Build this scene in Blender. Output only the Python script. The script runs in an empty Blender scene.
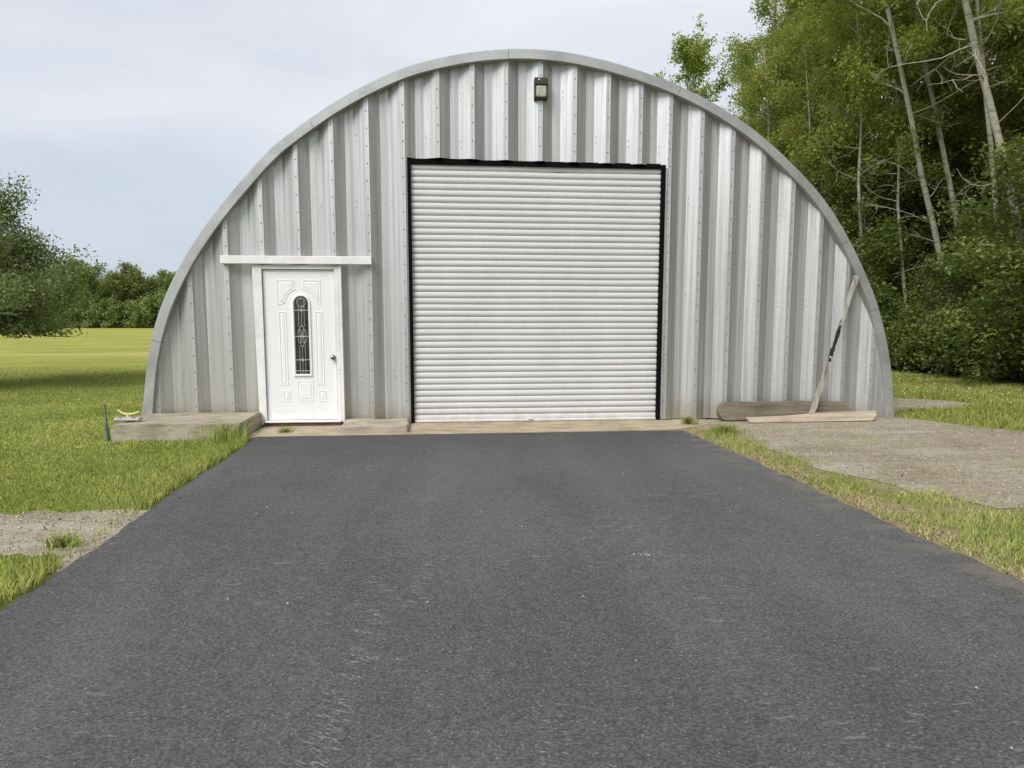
import bpy, math, random
import numpy as np
from mathutils import Vector, Matrix

random.seed(11)
sc = bpy.context.scene
COL = sc.collection
R = math.radians

# ------------------------------------------------------------------ helpers
def tag(o, label=None, cat=None, group=None, kind=None):
    if label: o['label'] = label
    if cat: o['category'] = cat
    if group: o['group'] = group
    if kind: o['kind'] = kind
    return o

def empty(name, loc=(0, 0, 0), rz=0.0):
    o = bpy.data.objects.new(name, None)
    o.empty_display_size = 0.2
    COL.objects.link(o)
    o.location = loc
    o.rotation_euler = (0, 0, rz)
    return o

def np_mesh(name, verts, polys_flat, sizes, mat, parent=None, smooth=False, uv=None):
    me = bpy.data.meshes.new(name)
    verts = np.asarray(verts, dtype=np.float32).reshape(-1, 3)
    polys_flat = np.asarray(polys_flat, dtype=np.int32)
    sizes = np.asarray(sizes, dtype=np.int32)
    me.vertices.add(len(verts)); me.vertices.foreach_set('co', verts.ravel())
    me.loops.add(len(polys_flat)); me.loops.foreach_set('vertex_index', polys_flat)
    me.polygons.add(len(sizes))
    starts = np.concatenate([[0], np.cumsum(sizes)[:-1]]).astype(np.int32)
    me.polygons.foreach_set('loop_start', starts)
    me.polygons.foreach_set('loop_total', sizes)
    me.polygons.foreach_set('use_smooth', np.full(len(sizes), smooth, dtype=bool))
    me.update(calc_edges=True); me.validate()
    if mat: me.materials.append(mat)
    o = bpy.data.objects.new(name, me)
    COL.objects.link(o)
    if parent: o.parent = parent
    return o

class MB:
    """collects simple shapes; build() links them as ONE mesh object"""
    def __init__(s): s.v = []; s.f = []; s.sm = []
    def add(s, vs, fs, smooth=False):
        n = len(s.v); s.v += [tuple(v) for v in vs]
        s.f += [tuple(i + n for i in f) for f in fs]; s.sm += [smooth] * len(fs)
    def box(s, x0, x1, y0, y1, z0, z1, bev=0.0):
        if bev <= 0:
            vs = [(x, y, z) for x in (x0, x1) for y in (y0, y1) for z in (z0, z1)]
            s.add(vs, [(0, 1, 3, 2), (4, 6, 7, 5), (0, 4, 5, 1), (2, 3, 7, 6), (0, 2, 6, 4), (1, 5, 7, 3)])
            return
        b = min(bev, (x1-x0)*.45, (y1-y0)*.45, (z1-z0)*.45)
        import itertools
        vs = []; idx = {}
        for sx in (0, 1):
            for sy in (0, 1):
                for sz in (0, 1):
                    X = (x0, x1)[sx]; Y = (y0, y1)[sy]; Z = (z0, z1)[sz]
                    dx = b if sx == 0 else -b; dy = b if sy == 0 else -b; dz = b if sz == 0 else -b
                    for a, p in (('x', (X, Y+dy, Z+dz)), ('y', (X+dx, Y, Z+dz)), ('z', (X+dx, Y+dy, Z))):
                        idx[(sx, sy, sz, a)] = len(vs); vs.append(p)
        g = lambda a, b_, c, d: idx[(a, b_, c, d)]
        fs = []
        for k in (0, 1):
            fs.append((g(k,0,0,'x'), g(k,1,0,'x'), g(k,1,1,'x'), g(k,0,1,'x')))
            fs.append((g(0,k,0,'y'), g(1,k,0,'y'), g(1,k,1,'y'), g(0,k,1,'y')))
            fs.append((g(0,0,k,'z'), g(1,0,k,'z'), g(1,1,k,'z'), g(0,1,k,'z')))
        for i in (0, 1):
            for j in (0, 1):
                fs.append((g(i,j,0,'x'), g(i,j,1,'x'), g(i,j,1,'y'), g(i,j,0,'y')))
                fs.append((g(i,0,j,'x'), g(i,1,j,'x'), g(i,1,j,'z'), g(i,0,j,'z')))
                fs.append((g(0,i,j,'y'), g(1,i,j,'y'), g(1,i,j,'z'), g(0,i,j,'z')))
                for k in (0, 1):
                    fs.append((g(i,j,k,'x'), g(i,j,k,'y'), g(i,j,k,'z')))
        s.add(vs, fs)
    def tube(s, pts, rad, n=8, cap=True):
        pts = [Vector(p) for p in pts]
        rings = []
        for i, p in enumerate(pts):
            d = (pts[min(i+1, len(pts)-1)] - pts[max(i-1, 0)]).normalized()
            a = d.cross(Vector((0, 0, 1)))
            if a.length < 1e-3: a = Vector((1, 0, 0))
            a.normalize(); b = a.cross(d).normalized()
            r = rad[i] if hasattr(rad, '__len__') else rad
            rings.append([p + (a*math.cos(2*math.pi*k/n) + b*math.sin(2*math.pi*k/n))*r for k in range(n)])
        vs = [v for r_ in rings for v in r_]
        fs = [(i*n+k, i*n+(k+1) % n, (i+1)*n+(k+1) % n, (i+1)*n+k) for i in range(len(pts)-1) for k in range(n)]
        s.add(vs, fs, True)
        if cap: s.add(rings[0], [tuple(range(n))[::-1]]); s.add(rings[-1], [tuple(range(n))])
    def lathe_y(s, c, prof, n=20):
        """profile (radius, y) revolved about the y axis through c"""
        vs = []; m = len(prof)
        for r, y in prof:
            for k in range(n):
                a = 2*math.pi*k/n
                vs.append((c[0]+r*math.cos(a), c[1]+y, c[2]+r*math.sin(a)))
        fs = [(i*n+k, i*n+(k+1) % n, (i+1)*n+(k+1) % n, (i+1)*n+k) for i in range(m-1) for k in range(n)]
        fs.append(tuple(range((m-1)*n, m*n)))
        s.add(vs, fs, True)
    def prism(s, pts_a, pts_b):
        n = len(pts_a)
        s.add(list(pts_a)+list(pts_b), [tuple(range(n))[::-1], tuple(range(n, 2*n))] +
              [(i, (i+1) % n, n+(i+1) % n, n+i) for i in range(n)])
    def build(s, name, mat, parent=None, fix=True):
        me = bpy.data.meshes.new(name)
        me.from_pydata(s.v, [], s.f)
        me.polygons.foreach_set('use_smooth', s.sm)
        if mat: me.materials.append(mat)
        if fix:
            import bmesh
            bm = bmesh.new(); bm.from_mesh(me)
            bmesh.ops.recalc_face_normals(bm, faces=bm.faces[:])
            bm.to_mesh(me); bm.free()
        me.update()
        o = bpy.data.objects.new(name, me)
        COL.objects.link(o)
        if parent: o.parent = parent
        return o

# ------------------------------------------------------------------ material helpers
class NT:
    def __init__(s, name):
        s.m = bpy.data.materials.new(name); s.m.use_nodes = True
        s.t = s.m.node_tree; s.t.nodes.clear()
        s.out = s.n('ShaderNodeOutputMaterial')
    def n(s, typ, **kw):
        nd = s.t.nodes.new(typ)
        for k, v in kw.items(): setattr(nd, k, v)
        return nd
    def l(s, a, b): s.t.links.new(a, b)
    def setin(s, nd, key, v):
        if isinstance(v, bpy.types.NodeSocket): s.l(v, nd.inputs[key])
        else: nd.inputs[key].default_value = v
    def pos(s, scale=(1, 1, 1), rot=(0, 0, 0), obj=False):
        if obj:
            src = s.n('ShaderNodeTexCoord').outputs['Object']
        else:
            src = s.n('ShaderNodeNewGeometry').outputs['Position']
        mp = s.n('ShaderNodeMapping'); s.l(src, mp.inputs[0])
        mp.inputs['Scale'].default_value = scale; mp.inputs['Rotation'].default_value = rot
        return mp.outputs[0]
    def noise(s, vec, scale, detail=4, rough=.55, dist=0):
        nd = s.n('ShaderNodeTexNoise'); s.l(vec, nd.inputs['Vector'])
        nd.inputs['Scale'].default_value = scale; nd.inputs['Detail'].default_value = detail
        nd.inputs['Roughness'].default_value = rough; nd.inputs['Distortion'].default_value = dist
        return nd.outputs['Fac']
    def voro(s, vec, scale, feature='F1', out='Distance'):
        nd = s.n('ShaderNodeTexVoronoi', feature=feature); s.l(vec, nd.inputs['Vector'])
        nd.inputs['Scale'].default_value = scale
        return nd.outputs[out]
    def ramp(s, fac, stops, interp='LINEAR'):
        nd = s.n('ShaderNodeValToRGB'); s.l(fac, nd.inputs[0])
        cr = nd.color_ramp; cr.interpolation = interp
        while len(cr.elements) < len(stops): cr.elements.new(.5)
        for e, (p, c) in zip(cr.elements, stops):
            e.position = p
            e.color = (c, c, c, 1) if isinstance(c, (int, float)) else (*c[:3], 1)
        return nd.outputs[0]
    def mix(s, fac, a, b, mode='MIX'):
        nd = s.n('ShaderNodeMix', data_type='RGBA', blend_type=mode)
        for key, v in ((0, fac), (6, a), (7, b)):
            if isinstance(v, bpy.types.NodeSocket): s.l(v, nd.inputs[key])
            elif key == 0: nd.inputs[0].default_value = v
            else: nd.inputs[key].default_value = (*v[:3], 1) if hasattr(v, '__len__') else (v, v, v, 1)
        return nd.outputs[2]
    def math(s, op, a, b=0, c=None, clamp=False):
        nd = s.n('ShaderNodeMath', operation=op); nd.use_clamp = clamp
        s.setin(nd, 0, a); s.setin(nd, 1, b)
        if c is not None: s.setin(nd, 2, c)
        return nd.outputs[0]
    def maprange(s, v, a, b, c=0, d=1):
        nd = s.n('ShaderNodeMapRange', interpolation_type='SMOOTHSTEP')
        s.l(v, nd.inputs[0])
        for i, q in enumerate((a, b, c, d)): nd.inputs[i+1].default_value = q
        return nd.outputs[0]
    def bump(s, h, strength=.3, dist=.01, normal=None):
        nd = s.n('ShaderNodeBump'); s.l(h, nd.inputs['Height'])
        nd.inputs['Strength'].default_value = strength; nd.inputs['Distance'].default_value = dist
        if normal: s.l(normal, nd.inputs['Normal'])
        return nd.outputs[0]
    def pbr(s, color, rough=.7, metal=0, normal=None, spec=.5, **kw):
        b = s.n('ShaderNodeBsdfPrincipled')
        if isinstance(color, bpy.types.NodeSocket): s.l(color, b.inputs['Base Color'])
        else: b.inputs['Base Color'].default_value = (*color, 1)
        s.setin(b, 'Roughness', rough); s.setin(b, 'Metallic', metal)
        b.inputs['Specular IOR Level'].default_value = spec
        if normal: s.l(normal, b.inputs['Normal'])
        for k, v in kw.items(): s.setin(b, k, v)
        s.l(b.outputs[0], s.out.inputs[0])
        return s.m
    def xyz(s):
        sp = s.n('ShaderNodeSeparateXYZ')
        s.l(s.n('ShaderNodeNewGeometry').outputs['Position'], sp.inputs[0])
        return sp.outputs

# ------------------------------------------------------------------ materials
M = {}
def mat_galv(name, base, metal, rough, stain=True, grain=24):
    t = NT(name)
    p = t.pos((grain, grain, .35 if grain > 5 else 2.2)); s1 = t.noise(p, 1.0, 5, .6)
    p2 = t.pos((70, 70, 1.2) if grain > 5 else (9, 9, 9)); s2 = t.noise(p2, 1.0, 3, .6)
    p3 = t.pos((1, 1, 1)); s3 = t.noise(p3, 1.3, 4, .6)
    spk = t.noise(t.pos(), 45, 3, .6)
    c = t.ramp(s1, [(.28, tuple(x*.72 for x in base)), (.55, base), (.75, tuple(min(1, x*1.10) for x in base))])
    c = t.mix(t.math('MULTIPLY', t.ramp(s2, [(.42, 0.0), (.72, 1.0)]), .5), c, tuple(x*.78 for x in base))
    c = t.mix(t.math('MULTIPLY', t.ramp(spk, [(.54, 0.0), (.68, 1.0)]), .2), c, (.24, .22, .19))
    if stain:
        z = t.xyz()
        low = t.maprange(z[2], 1.9, .1)
        left = t.maprange(z[0], .4, -2.6)
        warm = t.math('MULTIPLY', t.math('MULTIPLY', low, left), t.ramp(s3, [(.3, .35), (.65, 1.0)]))
        c = t.mix(t.math('MULTIPLY', warm, .55), c, (.50, .48, .38))
        foot = t.math('MULTIPLY', t.maprange(z[2], .55, .0), t.ramp(t.noise(t.pos((3, 3, 2)), 1.2, 4), [(.4, 0.0), (.65, 1.0)]))
        c = t.mix(t.math('MULTIPLY', foot, .6), c, (.36, .32, .24))
    if stain:
        # water stains running down from under the arch trim
        dx_ = t.math('SUBTRACT', z[0], 1.32); dz_ = t.math('ADD', z[2], .288)
        dd = t.math('SUBTRACT', 4.888, t.math('SQRT', t.math('ADD', t.math('MULTIPLY', dx_, dx_), t.math('MULTIPLY', dz_, dz_))))
        run = t.noise(t.pos((9, 9, .5)), 1.6, 4, .6)
        c = t.mix(t.math('MULTIPLY', t.math('MULTIPLY', t.maprange(dd, .75, .15), t.ramp(run, [(.5, 0.0), (.66, 1.0)])), .5), c, (.24, .235, .22))
        run2 = t.noise(t.pos((14, 14, .28)), 1.3, 3, .6)
        c = t.mix(t.math('MULTIPLY', t.ramp(run2, [(.60, 0.0), (.72, 1.0)]), .25), c, (.37, .365, .35))
        splash = t.math('MULTIPLY', t.maprange(z[2], .32, .02), t.ramp(t.noise(t.pos(), 7, 5, .65), [(.35, .25), (.62, 1.0)]))
        c = t.mix(t.math('MULTIPLY', splash, .5), c, (.36, .31, .22))
    rg = t.math('ADD', t.math('MULTIPLY', s1, .2), rough-.1)
    bp = t.bump(t.noise(t.pos((1.6, 1.6, .9)), 1.5, 2), .10, .02)
    return t.pbr(c, rg, metal, t.bump(s2, .12, .004, bp), .4)
M['galv'] = mat_galv('galvanised_steel', (.60, .61, .615), .70, .46)
M['trim'] = mat_galv('galvanised_trim', (.50, .51, .51), .6, .42, False, 2.2)
M['roof'] = mat_galv('galvanised_roof', (.56, .57, .56), .6, .45, False)

t = NT('fastener_steel'); M['rivet'] = t.pbr((.17, .165, .16), .6, .4)
t = NT('roll_door_paint')
n1 = t.noise(t.pos((2.5, 1, .8)), 1.5, 4); n2 = t.noise(t.pos((30, 1, 2)), 1, 4)
c = t.ramp(n1, [(.3, (.625, .635, .64)), (.7, (.68, .69, .695))])
c = t.mix(t.math('MULTIPLY', t.ramp(n2, [(.5, 0.0), (.8, 1.0)]), .25), c, (.62, .60, .54))
zz = t.xyz()
c = t.mix(t.math('MULTIPLY', t.maprange(zz[2], .35, 0), t.ramp(t.noise(t.pos((4, 1, 6)), 2, 5), [(.4, 0.0), (.7, .5)])), c, (.5, .46, .38))
M['rolldoor'] = t.pbr(c, .42, 0, None, .5)
t = NT('black_rubber'); M['black'] = t.pbr((.004, .004, .004), .9, 0, None, .1)
t = NT('dark_interior'); M['dark'] = t.pbr((.02, .02, .02), .9)
t = NT('white_door_paint')
c = t.ramp(t.noise(t.pos((1, 1, .6)), 2.2, 4), [(.3, (.77, .785, .80)), (.7, (.82, .83, .835))])
zz = t.xyz()
c = t.mix(t.math('MULTIPLY', t.maprange(zz[2], .5, .05), t.ramp(t.noise(t.pos(), 9, 5), [(.5, 0.0), (.72, .4)])), c, (.58, .55, .48))
M['doorwhite'] = t.pbr(c, .38, 0, None, .5)
t = NT('white_trim_wood')
g = t.noise(t.pos((8, 8, 30)), 1, 4)
c = t.ramp(t.noise(t.pos((3, 3, 2)), 1.6, 5), [(.3, (.68, .68, .66)), (.6, (.80, .80, .79))])
c = t.mix(t.math('MULTIPLY', t.ramp(t.noise(t.pos((6, 6, 14)), 2, 5), [(.6, 0.0), (.75, 1.0)]), .5), c, (.45, .43, .38))
M['whitewood'] = t.pbr(c, .6, 0, t.bump(g, .15, .004))
t = NT('door_glass')
c = t.ramp(t.noise(t.pos((14, 1, 1.6)), 1.3, 3), [(.35, (.012, .014, .013)), (.7, (.045, .055, .045))])
M['glass'] = t.pbr(c, .12, 0, t.bump(t.noise(t.pos((20, 1, 8)), 1, 3), .25, .01), .6)
t = NT('lead_came'); M['came'] = t.pbr((.62, .62, .58), .35, .5)
t = NT('nickel'); M['nickel'] = t.pbr((.33, .31, .29), .3, .95)
t = NT('lamp_bronze'); M['bronze'] = t.pbr((.055, .048, .04), .5, .2)
t = NT('lamp_lens')
w = t.n('ShaderNodeTexWave'); t.l(t.pos((1, 1, 1)), w.inputs[0]); w.inputs['Scale'].default_value = 22; w.bands_direction = 'X'
c = t.ramp(t.noise(t.pos(), 16, 3), [(.35, (.36, .34, .27)), (.7, (.52, .50, .42))])
M['lens'] = t.pbr(c, .18, 0, t.bump(w.outputs['Fac'], .4, .006), .6)
t = NT('white_plastic'); M['wplast'] = t.pbr((.8, .8, .78), .4)

def mat_concrete(name, a, b, dark):
    t = NT(name)
    n1 = t.noise(t.pos(), 2.2, 6, .65); n2 = t.noise(t.pos(), 28, 5, .7); n3 = t.noise(t.pos((1, 2.5, 7)), 2.4, 6, .7)
    c = t.ramp(n1, [(.3, a), (.62, b)])
    c = t.mix(t.math('MULTIPLY', t.ramp(n3, [(.48, 0.0), (.66, 1.0)]), .75), c, dark)
    c = t.mix(t.math('MULTIPLY', t.ramp(n2, [(.5, 0.0), (.7, 1.0)]), .4), c, tuple(x*.45 for x in a))
    return t.pbr(c, .9, 0, t.bump(n2, .55, .012, t.bump(n1, .3, .03)), .2)
M['plinth'] = mat_concrete('weathered_concrete', (.27, .235, .17), (.42, .375, .29), (.12, .10, .07))
M['slab'] = mat_concrete('sandy_concrete', (.33, .27, .185), (.47, .40, .29), (.23, .18, .12))
M['step'] = mat_concrete('grey_concrete', (.34, .30, .235), (.46, .41, .33), (.24, .20, .15))

def mat_wood(name, a, b, d, ang=0.0, axis='x'):
    t = NT(name)
    sc_ = (1.2, 20, 26) if axis == 'x' else (22, 22, 1.1)
    p = t.pos(sc_, (0, 0, 0), obj=True)
    n1 = t.noise(p, 1, 6, .65, .3); n2 = t.noise(t.pos((1, 1, 1), obj=True), 3, 4)
    c = t.ramp(n1, [(.3, d), (.48, a), (.7, b)])
    c = t.mix(t.math('MULTIPLY', t.ramp(n2, [(.45, 0.0), (.7, 1.0)]), .4), c, d)
    return t.pbr(c, .85, 0, t.bump(n1, .6, .012), .2)
M['oldwood'] = mat_wood('weathered_beam_wood', (.19, .165, .125), (.28, .245, .19), (.085, .07, .05))
M['plank'] = mat_wood('pale_plank_wood', (.40, .34, .25), (.52, .46, .36), (.25, .20, .14))
M['polewood'] = mat_wood('splintered_pole_wood', (.36, .335, .295), (.50, .47, .42), (.16, .14, .115), axis='z')
t = NT('charred_wood')
n = t.noise(t.pos((20, 20, 9)), 1.2, 5); M['char'] = t.pbr(t.ramp(n, [(.35, (.012, .011, .01)), (.62, (.05, .045, .04)), (.75, (.2, .18, .15))]), .85, 0, t.bump(n, .8, .015), .2)
t = NT('yellow_plastic'); M['yellow'] = t.pbr((.62, .62, .24), .5)
t = NT('grey_plastic'); M['greyplast'] = t.pbr((.42, .38, .36), .5)
t = NT('steel_rod'); M['rod'] = t.pbr(t.ramp(t.noise(t.pos(), 30, 4), [(.4, (.30, .29, .27)), (.65, (.12, .09, .07))]), .6, .5)
t = NT('blue_plastic'); M['blue'] = t.pbr((.07, .10, .125), .6)

# --- asphalt
t = NT('asphalt')
P0 = t.pos()
big = t.noise(P0, .42, 5, .6); mid = t.noise(P0, 3.2, 4, .6); fine = t.noise(P0, 78, 4, .76)
fine2 = t.noise(P0, 130, 2, .7); cell = t.voro(P0, 95); cellc = t.voro(P0, 95, out='Color')
c = t.ramp(big, [(.3, (.072, .0715, .0725)), (.7, (.112, .111, .1125))])
c = t.mix(t.math('MULTIPLY', t.ramp(mid, [(.35, 0.0), (.7, 1.0)]), .35), c, (.11, .109, .112))
blot = t.noise(t.pos((1, 1.0, 1)), 26, 4, .7)
c = t.mix(t.math('MULTIPLY', t.ramp(blot, [(.50, 0.0), (.58, 1.0)]), .5), c, (.040, .040, .042))
lane = t.noise(t.pos((1.1, .22, 1), (0, 0, .08)), 1, 4, .6, .5)
c = t.mix(t.math('MULTIPLY', t.ramp(lane, [(.45, 0.0), (.65, 1.0)]), .32), c, (.165, .163, .161))
c = t.mix(t.math('MULTIPLY', t.ramp(lane, [(.32, 1.0), (.45, 0.0)]), .3), c, (.05, .05, .052))
c = t.mix(t.math('MULTIPLY', t.ramp(fine, [(.47, 0.0), (.60, 1.0)]), .6), c, (.028, .028, .029))
c = t.mix(t.math('MULTIPLY', t.ramp(fine, [(.40, 1.0), (.47, 0.0)]), .45), c, (.17, .168, .17))
cs = t.n('ShaderNodeSeparateColor'); t.l(cellc, cs.inputs[0])
chip = t.math('MULTIPLY', t.math('GREATER_THAN', cs.outputs[0], .965), t.math('LESS_THAN', cell, .45))
c = t.mix(t.math('MULTIPLY', chip, .6), c, (.27, .26, .25))
# scuffs dragged over the surface by tyres
for ang, sx, sy, zone, lo in ((.75, 9, 30, 1.0, .63), (-.6, 11, 34, .8, .64)):
    sn = t.noise(t.pos((sx, sy, 1), (0, 0, ang)), 1, 2, .5, .4)
    zn = t.noise(t.pos((1, 1, 1), (0, 0, ang*2)), zone, 3, .5)
    k = t.math('MULTIPLY', t.ramp(sn, [(lo, 0.0), (lo+.05, 1.0)]), t.ramp(zn, [(.52, 0.0), (.64, 1.0)]))
    c = t.mix(t.math('MULTIPLY', k, .38), c, (.27, .265, .26))
xz = t.xyz()
near_slab = t.math('MULTIPLY', t.maprange(xz[1], -3.2, -1.0), t.ramp(mid, [(.3, .35), (.65, .7)]))
c = t.mix(near_slab, c, (.043, .043, .046))
edge = t.math('MULTIPLY', t.maprange(xz[0], 2.55, 3.0), t.ramp(t.noise(P0, 5, 4), [(.45, 0.0), (.62, .55)]))
c = t.mix(edge, c, (.20, .175, .135))
hgt = t.math('ADD', t.math('MULTIPLY', fine, .7), t.math('MULTIPLY', fine2, .4))
M['asphalt'] = t.pbr(c, .78, 0, t.bump(hgt, .7, .012), .35)

# --- lawn / field
t = NT('lawn_ground')
P0 = t.pos(); xz = t.xyz()
n1 = t.noise(P0, .55, 5, .6); n2 = t.noise(P0, 7, 5, .7); n3 = t.noise(P0, 40, 3, .7)
nb = t.noise(t.pos((.10, .28, 1)), 1, 6, .7)
lawn = t.ramp(n1, [(.28, (.125, .17, .026)), (.5, (.185, .225, .038)), (.72, (.25, .265, .055))])
lawn = t.mix(t.math('MULTIPLY', t.ramp(n2, [(.45, 0.0), (.65, 1.0)]), .5), lawn, (.07, .11, .014))
lawn = t.mix(t.math('MULTIPLY', t.ramp(n3, [(.45, 0.0), (.65, 1.0)]), .45), lawn, (.26, .29, .07))
field = t.ramp(nb, [(.3, (.25, .27, .055)), (.5, (.35, .345, .08)), (.7, (.42, .385, .12))])
fn = t.noise(t.pos((.25, .6, 1)), 1, 5, .65)
field = t.mix(t.math('MULTIPLY', t.ramp(fn, [(.42, 0.0), (.64, 1.0)]), .5), field, (.17, .20, .035))
field = t.mix(t.math('MULTIPLY', t.ramp(n2, [(.45, 0.0), (.65, 1.0)]), .3), field, (.20, .23, .035))
fy = t.math('ADD', xz[1], t.math('MULTIPLY', t.noise(t.pos((.12, .3, 1)), 1, 4), 6))
leftside = t.maprange(xz[0], 8, 4)
fm = t.math('MULTIPLY', t.maprange(fy, 11, 20), leftside)
c = t.mix(fm, lawn, field)
# pale mown stripe at the field's near edge
st = t.math('MULTIPLY', t.math('MULTIPLY', t.maprange(fy, 21.5, 23), t.maprange(fy, 26, 23.5)), leftside)
c = t.mix(t.math('MULTIPLY', st, .4), c, (.46, .42, .16))
# dry thatch beside the asphalt
dist = t.math('ABSOLUTE', t.math('SUBTRACT', xz[0], 3.12))
dry = t.math('MULTIPLY', t.maprange(dist, .38, .05), t.ramp(t.noise(P0, 6, 5), [(.3, .5), (.55, 1.0)]))
dry = t.math('MULTIPLY', dry, t.maprange(xz[1], 1.5, .0))
c = t.mix(dry, c, (.33, .255, .13))
vb = t.math('MULTIPLY', t.math('MULTIPLY', t.maprange(xz[0], 2.9, 3.0), t.maprange(xz[0], 6.2, 5.2)), t.maprange(xz[1], .4, .0))
c = t.mix(t.math('MULTIPLY', vb, t.ramp(t.noise(P0, 2.6, 5, .6), [(.42, .1), (.64, .9)])), c, (.31, .26, .155))
M['lawn'] = t.pbr(c, .95, 0, t.bump(t.math('ADD', n2, t.math('MULTIPLY', n3, .6)), .9, .05), .1)

t = NT('gravel')
P0 = t.pos()
n1 = t.noise(P0, 1.1, 6, .68, .4); n2 = t.noise(P0, 14, 5, .7); cell = t.voro(P0, 70); cc = t.voro(P0, 70, out='Color')
c = t.ramp(n1, [(.3, (.215, .175, .115)), (.5, (.325, .275, .195)), (.7, (.40, .36, .285))])
c = t.mix(t.math('MULTIPLY', t.ramp(n2, [(.42, 0.0), (.62, 1.0)]), .6), c, (.155, .13, .095))
sp = t.n('ShaderNodeSeparateColor'); t.l(cc, sp.inputs[0])
c = t.mix(t.math('MULTIPLY', t.ramp(sp.outputs[0], [(.6, 0.0), (1.0, 1.0)]), .5), c, (.50, .48, .43))
c = t.mix(t.math('MULTIPLY', t.ramp(sp.outputs[1], [(.7, 0.0), (1.0, 1.0)]), .4), c, (.14, .12, .10))
track = t.noise(t.pos((.5, 3.5, 1), (0, 0, .25)), 1, 4, .6)
c = t.mix(t.math('MULTIPLY', t.ramp(track, [(.5, 0.0), (.68, 1.0)]), .5), c, (.46, .43, .365))
M['gravel'] = t.pbr(c, .95, 0, t.bump(t.math('SUBTRACT', t.math('MULTIPLY', n2, .8), cell), .55, .015), .15)
t = NT('stone'); 
ri = t.n('ShaderNodeNewGeometry').outputs['Random Per Island']
M['stone'] = t.pbr(t.ramp(ri, [(0, (.20, .17, .13)), (.5, (.36, .33, .28)), (1, (.48, .43, .36))]), .9)
t = NT('scuff'); n = t.noise(t.pos(), 60, 4, .7)
M['scuff'] = t.pbr(t.ramp(n, [(.40, (.10, .099, .10)), (.64, (.26, .257, .25))]), .9)

# --- leaves / bark
def mat_leaf(name, stops, trans=.35, rough=.5, grass=False):
    t = NT(name)
    ri = t.n('ShaderNodeNewGeometry').outputs['Random Per Island']
    ro = t.n('ShaderNodeObjectInfo').outputs['Random']
    c = t.ramp(ri, stops)
    if grass:
        g1 = t.noise(t.pos(), .9, 4, .6); g2 = t.noise(t.pos(), 3.5, 4, .6)
        c = t.mix(t.math('MULTIPLY', t.ramp(g1, [(.48, 0.0), (.66, 1.0)]), .3), c, (.38, .38, .06))
        c = t.mix(t.math('MULTIPLY', t.ramp(g2, [(.50, 0.0), (.66, 1.0)]), .45), c, (.12, .20, .02))
    big = t.noise(t.pos(obj=True), .55, 3, .5)
    c = t.mix(t.math('MULTIPLY', t.ramp(big, [(.4, 0.0), (.65, 1.0)]), .35), c, tuple(min(1, x*1.5) for x in stops[-1][1]))
    hs = t.n('ShaderNodeHueSaturation'); t.l(c, hs.inputs['Color'])
    t.l(t.math('ADD', t.math('MULTIPLY', ro, .016), .495), hs.inputs['Hue'])
    t.l(t.math('ADD', t.math('MULTIPLY', ro, .35), .83), hs.inputs['Value'])
    hs.inputs['Saturation'].default_value = .95
    b = t.n('ShaderNodeBsdfPrincipled'); t.l(hs.outputs[0], b.inputs['Base Color'])
    b.inputs['Roughness'].default_value = rough; b.inputs['Specular IOR Level'].default_value = .35
    if grass:      # blades share the upward shading of the sward
        va = t.n('ShaderNodeVectorMath', operation='MULTIPLY_ADD'); t.l(t.n('ShaderNodeNewGeometry').outputs['Normal'], va.inputs[0])
        va.inputs[1].default_value = (.35, .35, .35); va.inputs[2].default_value = (0, 0, 1)
        vn = t.n('ShaderNodeVectorMath', operation='NORMALIZE'); t.l(va.outputs[0], vn.inputs[0]); t.l(vn.outputs[0], b.inputs['Normal'])
    tr = t.n('ShaderNodeBsdfTranslucent')
    t.l(t.mix(.5, hs.outputs[0], (.32, .37, .035)), tr.inputs['Color'])
    mx = t.n('ShaderNodeMixShader'); mx.inputs[0].default_value = trans
    t.l(b.outputs[0], mx.inputs[1]); t.l(tr.outputs[0], mx.inputs[2]); t.l(mx.outputs[0], t.out.inputs[0])
    return t.m
M['leaf_aspen'] = mat_leaf('aspen_leaves', [(0, (.13, .18, .028)), (.5, (.235, .295, .046)), (1, (.36, .39, .075))], .5)
M['leaf_dark'] = mat_leaf('dense_leaves', [(0, (.065, .105, .02)), (.5, (.12, .17, .032)), (1, (.20, .24, .05))], .42)
M['leaf_bush'] = mat_leaf('bush_leaves', [(0, (.06, .105, .018)), (.5, (.115, .17, .031)), (1, (.21, .26, .056))], .38)
M['leaf_apple'] = mat_leaf('apple_leaves', [(0, (.05, .075, .022)), (.5, (.085, .115, .034)), (1, (.19, .22, .09))], .3)
M['leaf_far'] = mat_leaf('far_leaves', [(0, (.09, .13, .035)), (.5, (.14, .19, .05)), (1, (.22, .265, .075))], .35)
M['blade'] = mat_leaf('grass_blades', [(0, (.155, .23, .018)), (.45, (.265, .335, .03)), (.85, (.38, .42, .05)), (1, (.45, .43, .12))], .2, .7, True)
M['blade_dry'] = mat_leaf('verge_blades', [(0, (.16, .24, .02)), (.76, (.27, .37, .036)), (.88, (.36, .34, .10)), (1, (.54, .43, .20))], .2, .7, True)
def mat_bark(name, a, b, d):
    t = NT(name)
    n1 = t.noise(t.pos((6, 6, 2.0), obj=True), 1.5, 5, .65); n2 = t.noise(t.pos((3, 3, 14), obj=True), 1.2, 4, .6)
    c = t.ramp(n1, [(.3, a), (.65, b)])
    c = t.mix(t.math('MULTIPLY', t.ramp(n2, [(.52, 0.0), (.64, 1.0)]), .7), c, d)
    return t.pbr(c, .9, 0, t.bump(n1, .5, .02), .2)
M['bark_pale'] = mat_bark('pale_bark', (.31, .295, .22), (.46, .44, .345), (.15, .135, .095))
M['bark_dark'] = mat_bark('grey_brown_bark', (.10, .085, .06), (.19, .165, .125), (.05, .042, .03))
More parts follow.
